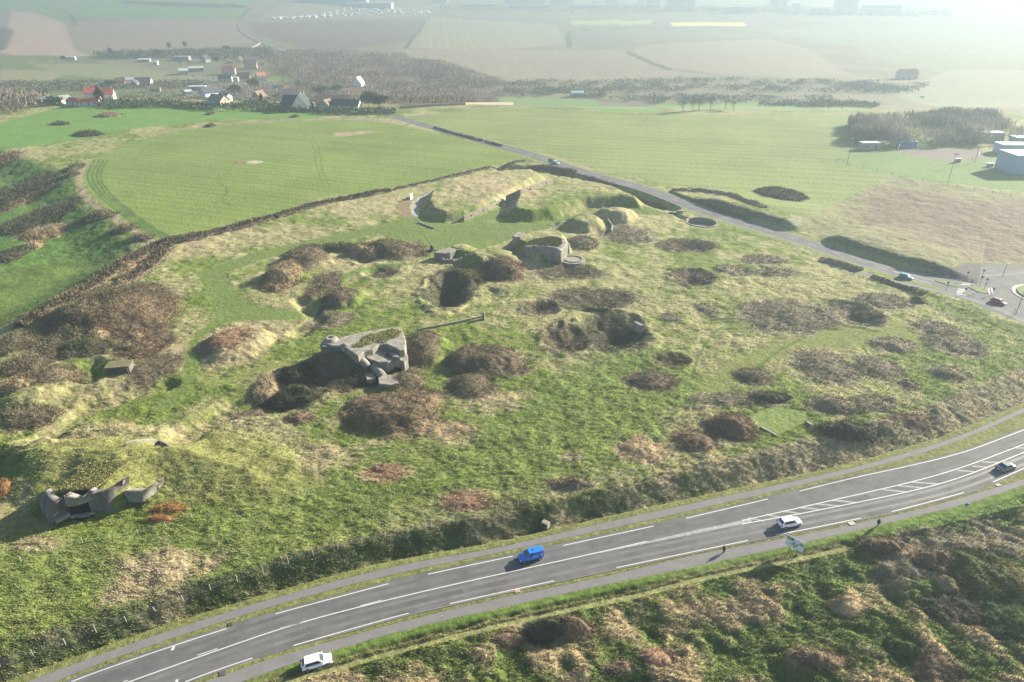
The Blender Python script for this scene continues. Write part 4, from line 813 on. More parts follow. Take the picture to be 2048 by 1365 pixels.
# ---- loose grass: straw and green tufts on the rough ground, denser where they show larger
def grass():
    n = 760000; py = rng.uniform(560, 1400, n) ** 1.0; px = rng.uniform(-120, 2170, n)
    dep = PITCH + np.arctan((py - 682.5) / F); Y = HC / np.tan(dep); X = (px - 1024) / F * (Y * math.cos(PITCH) + HC * math.sin(PITCH))
    t = samp(X, Y, 3); c = samp(X, Y, 4); fm, e = flat_mask(X, Y); d, s = seg_dist(X, Y, track[::2])
    ok = (t > .12) & (fm < .1) & (rng.uniform(size=n) < np.clip(t * 3.2, 0, 1)); X, Y, t, c = X[ok], Y[ok], t[ok], c[ok]; n = len(X)
    Z = samp(X, Y) - .03; up = np.stack([rng.normal(-.6, .4, n), rng.normal(-.15, .35, n), rng.uniform(.35, .9, n)], 1); up /= np.linalg.norm(up, axis=1)[:, None]
    ln = rng.uniform(.20, .46, n) * (.7 + t); wd = rng.uniform(.07, .19, n); tri = blades(np.stack([X, Y, Z], 1), up, ln, wd)
    v = rng.uniform(.82, 1.25, n); k = rng.uniform(size=n) < .22 + .25 * (fbm(X, Y, 3, 2, 77) > .52)
    cc = c * v[:, None]; cc[k] = cc[k] * .5 + np.array((.32, .27, .14)) * .5 * v[k, None]
    o = facemesh('rough_grass', tri, np.repeat(cc, 3, 0), M_veg); tag(o, 'long rough grass in green and straw tufts over the old fort', 'grass', None, 'stuff'); return o
grass()
# ------------------------------------------------------------------ bunkers and walls
def V3(px, py, z): x, y = G(px, py, z); return Vector((x, y, z))
def jitter(o, amp, sc, sub=0):
    if sub:
        m = o.modifiers.new('s', 'SUBSURF'); m.subdivision_type = 'SIMPLE'; m.levels = sub; m.render_levels = sub
    t = bpy.data.textures.get('lumps_%g' % sc) or bpy.data.textures.new('lumps_%g' % sc, 'CLOUDS'); t.noise_scale = sc
    d = o.modifiers.new('d', 'DISPLACE'); d.texture = t; d.strength = amp; d.mid_level = .5; d.texture_coords = 'GLOBAL'
def casemate():
    t = thing('gun_casemate', 'sunken concrete gun casemate with a scalloped roof edge and a wide black opening', 'bunker', at(170, 1035))
    org = Vector(t.location)
    def skin(cols, name, parent, m, thick=1.5, label=None):
        v = []; n = 7; k = len(cols)
        for (bx, by, tx, ty, z0, z1) in cols:
            b = V3(bx, by, z0); tp = V3(tx, ty, z1); out = Vector((b.x - tp.x, b.y - tp.y, 0))
            out = out.normalized() if out.length > .01 else Vector((0, -1, 0))
            for i in range(n):
                s = i / (n - 1); p = b.lerp(tp, s); p += out * .45 * math.sin(math.pi * s) ; v.append(p - org)
        for (bx, by, tx, ty, z0, z1) in cols:
            b = V3(bx, by, z0); tp = V3(tx, ty, z1); back = Vector((.15, 1, 0)).normalized() * thick
            for i in range(n): s = i / (n - 1); v.append(b.lerp(tp, s) + back - Vector((0, 0, .35 * s)) - org)
        f = []; o2 = k * n
        for a in range(k - 1):
            for i in range(n - 1):
                f.append((a * n + i, (a + 1) * n + i, (a + 1) * n + i + 1, a * n + i + 1)); f.append((o2 + a * n + i, o2 + a * n + i + 1, o2 + (a + 1) * n + i + 1, o2 + (a + 1) * n + i))
            f.append((a * n + n - 1, (a + 1) * n + n - 1, o2 + (a + 1) * n + n - 1, o2 + a * n + n - 1))
        for a in (0, k - 1):
            q = [(a * n + i, a * n + i + 1, o2 + a * n + i + 1, o2 + a * n + i) for i in range(n - 1)]; f += q if a else [x[::-1] for x in q]
        o = pymesh(name, v, f, m, parent, True); jitter(o, .22, .9, 1)
        if label: o['label'] = label
        return o
    z = 1.6
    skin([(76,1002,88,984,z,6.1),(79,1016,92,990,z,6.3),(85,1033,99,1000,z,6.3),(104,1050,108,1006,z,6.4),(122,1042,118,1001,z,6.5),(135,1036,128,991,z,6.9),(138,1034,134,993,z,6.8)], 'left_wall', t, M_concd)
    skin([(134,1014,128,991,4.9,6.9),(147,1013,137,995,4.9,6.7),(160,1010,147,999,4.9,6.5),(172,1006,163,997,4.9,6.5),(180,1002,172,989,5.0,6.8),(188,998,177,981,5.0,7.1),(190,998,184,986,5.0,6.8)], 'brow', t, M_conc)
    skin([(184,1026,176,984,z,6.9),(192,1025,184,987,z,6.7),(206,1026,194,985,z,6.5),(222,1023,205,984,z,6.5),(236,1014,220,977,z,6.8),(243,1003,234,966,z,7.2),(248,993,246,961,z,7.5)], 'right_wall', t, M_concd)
    skin([(250,1001,248,983,z+.2,4.6),(258,1004,254,984,z+.2,4.5),(270,1006,267,984,z+.2,4.5),(284,1006,282,984,z+.2,4.5),(297,999,296,977,z+.3,4.9),(309,988,309,968,z+.6,5.2),(318,978,318,961,z+1,5.5)], 'wing_wall', t, M_conc)
    m = MB(); a = V3(112, 1046, 1.9) - org; b = V3(140, 1031, 1.9) - org; d = (b - a).normalized(); n_ = Vector((-d.y, d.x, 0))
    m.add([a + n_ * .2, b + n_ * .2, b - n_ * .5, a - n_ * .5, a + n_ * .2 + Vector((0,0,.8)), b + n_ * .2 + Vector((0,0,.8)), b - n_ * .35 + Vector((0,0,.6)), a - n_ * .35 + Vector((0,0,.6))], [(0,1,2,3),(4,7,6,5),(0,4,5,1),(1,5,6,2),(2,6,7,3),(3,7,4,0)])
    m.build('parapet', M_conc, t, bevel=.06)
    m = MB()
    for (x, y, l) in ((158, 1030, 2.6), (168, 1031, 1.8), (178, 1027, 2.2)):
        p = V3(x, y, 1.8) - org; m.box(-l / 2, l / 2, -.4, .4, -.3, .15, .35, p)
    jitter(m.build('rubble', M_conc, t, bevel=.15), .2, .5, 1)
    # black chamber behind the opening; an added black panel paints its darkness
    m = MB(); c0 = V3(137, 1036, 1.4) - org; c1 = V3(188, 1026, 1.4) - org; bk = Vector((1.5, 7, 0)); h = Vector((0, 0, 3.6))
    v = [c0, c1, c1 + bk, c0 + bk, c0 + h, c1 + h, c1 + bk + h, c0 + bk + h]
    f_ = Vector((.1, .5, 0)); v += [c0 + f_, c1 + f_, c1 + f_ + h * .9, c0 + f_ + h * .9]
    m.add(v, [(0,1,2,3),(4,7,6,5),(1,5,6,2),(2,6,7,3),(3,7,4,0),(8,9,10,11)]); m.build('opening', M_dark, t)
    # turfed roof over the chamber
    zr = 6.45; pol = [(c0.x + org.x - 1.2, c0.y + org.y + 1.6), (c1.x + org.x + 1.0, c1.y + org.y + 1.2), (c1.x + org.x + 3.2, c1.y + org.y + 9.0), (c0.x + org.x + 0.2, c0.y + org.y + 9.2)]
    m = MB().prism([(p[0] - org.x, p[1] - org.y) for p in pol], 5.75 - org.z, zr - org.z); m.build('turf_roof', mat('casemate_turf', (.165, .165, .060), 1, var=.4, sc=1.0, bump=.2), t, bevel=.4)
    a = np.array(pol); n = 5000; X = rng.uniform(a[:, 0].min() - .5, a[:, 0].max() + .5, n); Y = rng.uniform(a[:, 1].min(), a[:, 1].max() + .5, n); ok = sdf(X, Y, pol) > -.4; X, Y = X[ok], Y[ok]; n = len(X)
    up = rng.normal(0, .5, (n, 3)); up[:, 2] = np.abs(up[:, 2]) + .3; up /= np.linalg.norm(up, axis=1)[:, None]; cc = np.where(rng.uniform(size=n)[:, None] < .35, np.array((.33, .28, .14)), np.array((.15, .17, .05))) * rng.uniform(.7, 1.2, n)[:, None]
    facemesh('roof_grass', blades(np.stack([X, Y, np.full(n, zr - .02)], 1) - np.array(org), up, rng.uniform(.2, .45, n), rng.uniform(.1, .25, n)), np.repeat(cc, 3, 0), M_veg, t)
casemate()
def rot2(v, a): return (v[0] * math.cos(a) - v[1] * math.sin(a), v[0] * math.sin(a) + v[1] * math.cos(a))
def slab(name, pts, zt, zb, m, parent, org, bevel=.3, jit=.25, label=None, dz=None):
    """flat topped block whose upper outline is read off the photograph"""
    g = [V3(px, py, zt + (dz[i] if dz else 0)) for i, (px, py) in enumerate(pts)]; n = len(g)
    a = sum(g[i].x * g[(i + 1) % n].y - g[(i + 1) % n].x * g[i].y for i in range(n))
    if a < 0: g = g[::-1]
    v = [(p.x - org.x, p.y - org.y, zb - org.z) for p in g] + [(p.x - org.x, p.y - org.y, p.z - org.z) for p in g]
    f = [(k, (k + 1) % n, n + (k + 1) % n, n + k) for k in range(n)] + [tuple(range(n))[::-1], tuple(range(n, 2 * n))]
    o = pymesh(name, v, f, m, parent)
    b = o.modifiers.new('b', 'BEVEL'); b.width = bevel; b.segments = 3; b.limit_method = 'ANGLE'
    if jit:
        t = o.modifiers.new('t', 'TRIANGULATE'); jitter(o, jit, 1.2, 2)
    if label: o['label'] = label
    return o
def ruin():
    t = thing('ruined_bunker', 'large broken concrete bunker with a cracked roof slab and a small round cupola', 'bunker', at(720, 720)); org = Vector(t.location); Z = 7.3
    slab('roof_slab', [(641,686),(652,679),(700,670),(742,661),(784,654),(797,655),(807,666),(812,680),(810,700),(800,702),(790,696),(772,688),(758,690),(745,699),(728,704),(716,713),(700,702),(684,692),(664,692)], Z, 2.5, M_conc, t, org, .28, .08)
    slab('side_wall', [(640,689),(646,684),(684,689),(684,694),(664,695),(644,694)], Z - .3, 2.0, M_concd, t, org, .2, .2)
    slab('sunken_slab', [(722,708),(744,701),(760,697),(774,706),(766,712),(790,718),(776,725),(756,724),(736,717)], Z - 1.5, 3.0, M_conc, t, org, .1, .12, 'sagging piece of the roof slab, broken off along a crack')
    for i, (a, b, za, zb, r0, r1) in enumerate([((686,694),(716,713),6.5,5.7,1.1,1.2), ((719,716),(736,736),5.5,4.4,1.0,1.15), ((748,733),(766,754),4.3,3.3,1.1,1.1)]):
        m = MB().tube(V3(*a, za) - org, V3(*b, zb) - org, r0, r1, 14); jitter(m.build('rounded_shoulder', M_conc, t, True), .12, 1.0, 1)
    for pts, zt, zb in (([(756,756),(766,750),(795,749),(797,766),(783,770),(758,768)], 3.8, 1.0), ([(798,708),(806,704),(815,708),(816,718),(808,724),(799,720)], 5.4, 2.6), ([(724,740),(744,741),(752,756),(734,760)], 3.6, 1.0), ([(776,703),(794,707),(800,716),(786,714)], 6.4, 3.5)):
        slab('fallen_block', pts, zt, zb, M_conc, t, org, .12, .16)
    c = V3(662, 680, Z) - org
    m = MB().tube(c - Vector((0, 0, .2)), c + Vector((0, 0, .75)), 2.1, 1.25, 24); m.build('cupola', M_conc, t, bevel=.1)
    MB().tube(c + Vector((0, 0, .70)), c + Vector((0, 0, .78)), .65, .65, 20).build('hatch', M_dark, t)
    # grass growing on the slab
    g = [V3(px, py, Z) for px, py in [(706,694),(716,684),(735,672),(760,664),(785,658),(802,664),(802,674),(780,680),(768,686),(745,688),(725,695)]]
    pol = [(p.x, p.y) for p in g]; a = np.array(pol); n = 9000; X = rng.uniform(a[:, 0].min(), a[:, 0].max(), n); Y = rng.uniform(a[:, 1].min(), a[:, 1].max(), n)
    ok = (sdf(X, Y, pol) + 2.2 * (fbm(X, Y, 1.6, 2, 3) - .5)) > 0; X, Y = X[ok], Y[ok]; n = len(X); up = rng.normal(0, .5, (n, 3)); up[:, 2] = np.abs(up[:, 2]) + .3; up /= np.linalg.norm(up, axis=1)[:, None]
    tri = blades(np.stack([X, Y, np.full(n, Z + .02)], 1) - np.array(org), up, rng.uniform(.2, .5, n), rng.uniform(.15, .35, n)); k = fbm(X, Y, 1.8, 2, 5)[:, None]
    cc = (np.array((.12, .15, .04)) * k * 1.4 + np.array((.30, .26, .13)) * (1.2 - k)) * rng.uniform(.7, 1.3, n)[:, None]
    facemesh('roof_grass', tri, np.repeat(cc, 3, 0), M_veg, t)
    # scrub in the shade against the foot of the walls
ruin()
for a in [(690,712,34,15,2.0,'ol','thorn_bush','olive thorn bushes growing up the broken left wall of the ruined bunker'),
          (735,760,36,16,2.0,'dk','thorn_bush','dark bushes between the ruined bunker and its fallen blocks'),
          (640,745,55,24,1.6,'br','bramble_patch','dark brambles in the shaded pit left of the ruined bunker')]: clump(*a)
def upper_bunker():
    t = thing('casemate_bunker', 'round fronted concrete bunker with a stepped gun opening and a grassy roof', 'bunker', at(1118, 524)); org = Vector(t.location); Z = 6.9
    slab('body', [(1048,494),(1052,484),(1070,476),(1096,472),(1112,470),(1124,474),(1128,480),(1135,482),(1136,488),(1131,493),(1126,497),(1120,501),(1112,498),(1090,493),(1066,492)], Z, 1.6, M_conc, t, org, .9, .15)
    for (px, py, r, z0, z1) in ((1117.5, 499, 1.25, 1.6, 6.9), (1133, 487, 1.3, 3.6, 6.6), (1122, 476, 1.4, 4.5, 7.0)):
        c = V3(px, py, z1) - org; m = MB().tube(Vector((c.x, c.y, z0 - org.z)), Vector((c.x, c.y, z1 - org.z - .5)), r, r, 20)
        for q in range(4): a0, a1 = q * math.pi / 8, (q + 1) * math.pi / 8; m.tube(Vector((c.x, c.y, z1 - org.z - .5 + .5 * math.sin(a0))), Vector((c.x, c.y, z1 - org.z - .5 + .5 * math.sin(a1))), r * math.cos(a0) if q else r, r * math.cos(a1) + .02, 20)
        m.build('rounded_pier', M_conc, t, True)
    e = V3(1129, 500, 4.0) - org
    for k in range(4): MB().box(-1.7, 1.7, -.5 + .18 * k, .6, -.12, .18, -.75, (e.x, e.y, -1.4 + 1.15 * k + e.z)).build('ledge', M_conc, t)
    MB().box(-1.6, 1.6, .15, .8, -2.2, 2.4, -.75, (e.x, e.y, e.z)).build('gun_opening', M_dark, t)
    # grass on the roof
    pol = [(p.x, p.y) for p in [V3(px, py, Z) for px, py in [(1054,491),(1056,484),(1072,478),(1098,474),(1115,474),(1124,480),(1124,488),(1116,494),(1100,492),(1075,490)]]]
    a = np.array(pol); n = 12000; X = rng.uniform(a[:, 0].min(), a[:, 0].max(), n); Y = rng.uniform(a[:, 1].min(), a[:, 1].max(), n); ok = (sdf(X, Y, pol) + .8 * (fbm(X, Y, 1.6, 2, 3) - .5)) > 0; X, Y = X[ok], Y[ok]; n = len(X)
    up = rng.normal(0, .45, (n, 3)); up[:, 2] = np.abs(up[:, 2]) + .4; up /= np.linalg.norm(up, axis=1)[:, None]
    cc = np.array((.15, .165, .05)) * rng.uniform(.7, 1.3, n)[:, None]
    facemesh('roof_grass', blades(np.stack([X, Y, np.full(n, Z + .02)], 1) - np.array(org), up, rng.uniform(.15, .35, n), rng.uniform(.2, .4, n)), np.repeat(cc, 3, 0), M_veg, t)
    b = thing('entrance_block', 'square concrete entrance block at the back of the round fronted bunker', 'bunker', at(1028, 486)); bo = Vector(b.location)
    slab('wall', [(1025,471),(1036,464),(1047,463),(1050,470),(1040,474),(1030,475)], bo.z + 3.1, bo.z - .8, M_conc, b, bo, .12, .1); MB().box(-.5, .5, -.08, .08, 0, 1.9, -.9, V3(1027, 486, bo.z) - bo + Vector((.1, .0, 0))).build('doorway', M_dark, b)
    # gun platform
    pc = V3(1146, 519, 2.25); p = thing('gun_platform', 'round concrete gun platform in front of the round fronted bunker', 'platform', pc)
    mb = MB().tube((0, 0, -1.0), (0, 0, .0), 4.5, 4.4, 48); mb.build('platform_slab', M_conc, p)
    ring = MB(); N = 48
    v = []; 
    for r, z in ((3.2, 0), (3.2, .22), (2.9, .22), (2.9, 0)): v += [(r * math.cos(2 * math.pi * k / N), r * math.sin(2 * math.pi * k / N), z) for k in range(N)]
    f = [(a * N + k, a * N + (k + 1) % N, (a + 1) * N + (k + 1) % N, (a + 1) * N + k) for a in range(3) for k in range(N)]; ring.add(v, f); ring.build('rim', M_concd, p)
upper_bunker()
def small_bunker():
    t = thing('flat_roofed_bunker', 'small flat roofed bunker half buried in scrub beside the old gun', 'bunker', at(872, 519)); o = Vector(t.location)
    slab('wall', [(868,507),(880,502),(900,496),(912,500),(900,507),(888,508)], o.z + 2.6, o.z - .8, M_concd, t, o, .06, .05)
    slab('roof', [(867,505.5),(880,500.5),(900,494.5),(913,499),(900,506),(888,507)], o.z + 2.85, o.z + 2.6, M_conc, t, o, .05, 0)
    MB().box(-.45, .45, -.1, .1, 0, 1.9, -.1, V3(876, 519, o.z) - o).build('doorway', M_dark, t)
    r = thing('ruined_shelter', 'roofless round concrete shelter with a low broken wall between the two bunkers', 'ruin', at(905, 523)); o = Vector(r.location)
    m = MB(); N = 14
    for k in range(N):
        a0 = math.pi * (.85 + 1.2 * k / N); a1 = math.pi * (.85 + 1.2 * (k + 1) / N); q = []
        for a, rr in ((a0, 4.4), (a1, 4.4), (a1, 3.9), (a0, 3.9)): q.append((rr * math.cos(a) * 1.1, rr * math.sin(a) + 2.5))
        m.prism(q[::-1], -1.0, 1.1 + .3 * math.sin(k * 2.1))
    jitter(m.build('curved_wall', M_conc, r), .12, .7, 1); MB().box(-3.2, 3.4, 5.0, 5.8, -1, 2.2, .1).build('back_wall', M_concd, r, bevel=.1)
small_bunker()
def wall_line(name, pts, h, th, m, label, cat='wall', group=None, holes=0, jit=.12, sink=.8, top=None):
    g = [at(*q) for q in pts]; t = thing(name, label, cat, g[0], 0, group); o = Vector(g[0])
    mb = MB(); n = len(g); L = []; 
    for i in range(n):
        d = (g[min(i + 1, n - 1)] - g[max(i - 1, 0)]); d.z = 0; d.normalize(); nn = Vector((-d.y, d.x, 0)) * th / 2; L.append((g[i] + nn - o, g[i] - nn - o))
    zt = [(p.z + h if top is None else top) - o.z for p in g]
    v = []
    for i, (a, b) in enumerate(L): zb = g[i].z - sink - o.z; v += [(a.x, a.y, zb), (b.x, b.y, zb), (b.x, b.y, zt[i]), (a.x, a.y, zt[i])]
    f = [(4 * i + k, 4 * i + (k + 1) % 4, 4 * i + 4 + (k + 1) % 4, 4 * i + 4 + k) for i in range(n - 1) for k in range(4)] + [(3, 2, 1, 0), (4 * n - 4, 4 * n - 3, 4 * n - 2, 4 * n - 1)]
    f = [q[::-1] for q in f]
    o_ = pymesh('wall_body' if holes else 'masonry', v, f, m, t); bm_ = o_.modifiers.new('b', 'BEVEL'); bm_.width = .05
    if jit: jitter(o_, jit, .6, 3)
    for k in range(holes):
        s = (k + .6) / holes * (n - 1); i = min(int(s), n - 2); u = s - i; p = g[i].lerp(g[i + 1], u) - o; d = g[i + 1] - g[i]
        MB().box(-.35, .35, -th / 2 - .09, -th / 2 + .1, h * .35, h * .68, math.atan2(d.y, d.x), p).build('loophole', M_dark, t)
    return t
wall_line('fort_wall', [(927,443),(950,432),(975,421),(1003,409)], 1.9, .9, M_brick, 'lower stretch of the old masonry fort wall with small loopholes', 'wall', 'old fort walls', 3, .35)
wall_line('fort_wall', [(1012,403),(1040,391),(1070,379),(1104,366)], 2.3, .9, M_brick, 'upper stretch of the old masonry fort wall, running up between the two earth mounds', 'wall', 'old fort walls', 3, .35)
wall_line('trench_wall', [(838,662),(880,655),(920,645),(968,634)], .7, .35, M_brick, 'low trench wall running up the slope right of the ruined bunker', 'wall', None, 0, .1)
wall_line('post_pillar', [(967,640),(969,636)], 2.2, .5, M_concd, 'dark concrete pillar at the upper end of the low trench wall', 'pillar', None, 0, 0)
wall_line('brick_pier', [(1268,660),(1284,667)], 2.4, 1.2, M_conc, 'grey concrete ruin poking out of the right side of the deep bramble hollow', 'ruin', None, 0, .2)
wall_line('kerb_beam', [(1521,856),(1537,864),(1553,873)], .35, .6, M_conc, 'pale concrete beam along the lower edge of the mown rectangular patch', 'beam', None, 0, .03)
wall_line('kerb_beam', [(1612,846),(1623,853)], .3, .6, M_conc, 'short pale concrete beam at the right corner of the mown rectangular patch', 'beam', None, 0, .03)
wall_line('retaining_rim', [(252,893),(275,888),(300,886),(320,888),(336,895)], .7, .3, M_conc, 'thin curved concrete rim in the grass above the sunken casemate', 'wall', None, 0, .03)
wall_line('ditch_kerb', [(836,446),(850,451),(869,458)], .5, .5, M_conc, 'pale stone edging beside the mown court, left of the fort wall', 'kerb', None, 0, .05)
wall_line('stone_revetment', [(1215,443),(1225,456),(1222,466)], 1.2, .6, M_conc, 'dark cut in the earth bank right of the long mound, lined with stone', 'wall', None, 0, .1)
wall_line('garden_wall', [(800,218),(860,214),(930,211),(1026,209)], 2.0, 1.0, M_brick, 'long low stone wall at the far end of the bright crop field', 'wall', None, 0, 0)
wall_line('village_wall', [(500,100),(512,94),(521,88)], 3.2, 1.2, M_brick, 'pale stone wall slanting down to the village beside the far road', 'wall', None, 0, 0)
def pit():
    t = thing('gun_pit', 'circular sunken gun pit lined with pale concrete beside the second road', 'gun pit', (PIT[0], PIT[1], 2.0)); N = 56; v = []
    for r, z in ((5.85, -2.3), (5.85, .22), (6.35, .22), (6.35, -1.2)): v += [(r * math.cos(2 * math.pi * k / N), r * math.sin(2 * math.pi * k / N), z) for k in range(N)]
    gap = {k for k in range(N) if math.pi * .86 < 2 * math.pi * k / N < math.pi * .98}
    f = [(a * N + k, (a + 1) * N + k, (a + 1) * N + (k + 1) % N, a * N + (k + 1) % N) for a in range(3) for k in range(N) if k not in gap]; pymesh('pit_wall', v, f, M_conc, t, False)
    MB().tube((0, 0, -2.4), (0, 0, -1.75), 5.6, 5.6, 40).build('pit_floor', M_concd, t); MB().tube((.5, -.5, -1.9), (.5, -.5, -1.5), 2.0, 1.9, 24).build('gun_base', M_concd, t)
    s = thing('brick_shelter', 'small collapsed brick shelter at the end of the trench into the circular gun pit', 'ruin', at(1350, 430)); o = Vector(s.location)
    MB().box(-2.4, -.4, -.5, .5, -1, .9, -.3).build('broken_wall', M_brick, s, bevel=.1); MB().box(.4, 3.2, .6, 1.6, -1, 1.3, -.25).build('roof_stub', M_conc, s, bevel=.1); MB().box(-.4, .6, -.1, .9, -1, .5, 0).build('doorway', M_dark, s)
pit()
def hut():
    t = thing('brick_hut', 'small ruined hut with a turf roof and ribbed shaded front in the left thicket', 'ruin', at(238, 750)); o = Vector(t.location)
    c = (0, 0, 0); MB().box(-2.7, 2.7, 0, 3.2, -1, 1.9, .16).build('hut_wall', M_concd, t, bevel=.05)
    m = MB(); 
    for k in range(13): m.box(-2.2 + k * .37, -2.2 + k * .37 + .14, -.22, -.003, -.2, 1.75, .16)
    m.build('ribs', M_concd, t)
    m = MB().box(-2.9, 2.9, -.3, 3.4, 1.9, 2.15, .16); m.build('roof', mat('roof_turf', (.125, .115, .055), 1, var=.4, sc=1.5), t, bevel=.05)
hut()
blk = thing('concrete_block', 'small dark concrete block on the bank beside the cycle path', 'block', at(1091, 1053)); MB().box(-.7, .7, -.5, .5, -.3, .9, -.6).build('block_body', M_conc, blk, bevel=.05); MB().box(-.45, .45, -.52, -.4, .1, .6, -.6).build('recess', M_dark, blk)
for px, py, c, l, s in ((1035,1183,(.42,.27,.20),'pinkish square inspection cover in the verge near the blue van',(.42,.30)), (1703,1048,(.42,.40,.36),'pale concrete drain slab by the verge near the person on the right',(.55,.4)), (1996,971,(.45,.43,.38),'pale slab in the verge by the dark saloon car',(.5,.3)), (461,1249,(.09,.07,.06),'dark drain grate at the far edge of the main road',(.35,.3)), (446,1347,(.11,.09,.08),'dark drain grate at the near edge of the main road',(.45,.4))):
    p = at(px, py); t = thing('drain_cover', l, 'drain cover', (p.x, p.y, p.z + .05), .3); MB().box(-s[0], s[0], -s[1], s[1], -.05, .05).build('frame', mat('cover_%d' % px, c, .9), t)
    mb = MB(); [mb.box(-s[0] * .75, s[0] * .75, -s[1] * .7 + k * s[1] * .4, -s[1] * .7 + k * s[1] * .4 + .04, .05, .06) for k in range(4)]; mb.build('bars', M_dark if c[0] < .2 else mat('cover_lid', tuple(q * .8 for q in c), .9), t)
# the gun
def gun():
    t = thing('anti_aircraft_gun', 'dark anti-aircraft gun with its barrel raised, standing on the mown court', 'gun', at(864, 501), R(0)); M = mat('gun_metal', (.035, .033, .032), .6, .4)
    m = MB().box(-1.6, 1.6, -.16, .16, 0, .28).box(-.16, .16, -1.6, 1.6, 0, .27); m.build('cross_base', M, t, bevel=.03)
    MB().tube((0, 0, .2), (0, 0, 1.2), .48, .34, 14).build('pedestal', M, t); MB().box(-.55, .55, -.4, .4, 1.1, 1.75, 2.6).build('cradle', M, t, bevel=.06)
    d = Vector((-.72, .35, .95)).normalized(); p = Vector((.25, -.1, 1.3)); MB().tube(p - d * .3, p + d * 1.0, .22, .20, 12).tube(p + d * 1.0, p + d * 4.4, .12, .075, 12).tube(p + d * 4.4, p + d * 4.65, .11, .11, 12).build('barrel', M, t)
    MB().box(-.28, .28, -.22, .22, .85, 1.35, 0, (.4, -.15, 0)).build('breech', M, t, bevel=.04)
    for s in (-1, 1): MB().tube((s * .55, -.35, 1.0), (s * .55, -.35, 1.06), .3, .3, 14).build('hand_wheel', M, t)
gun()
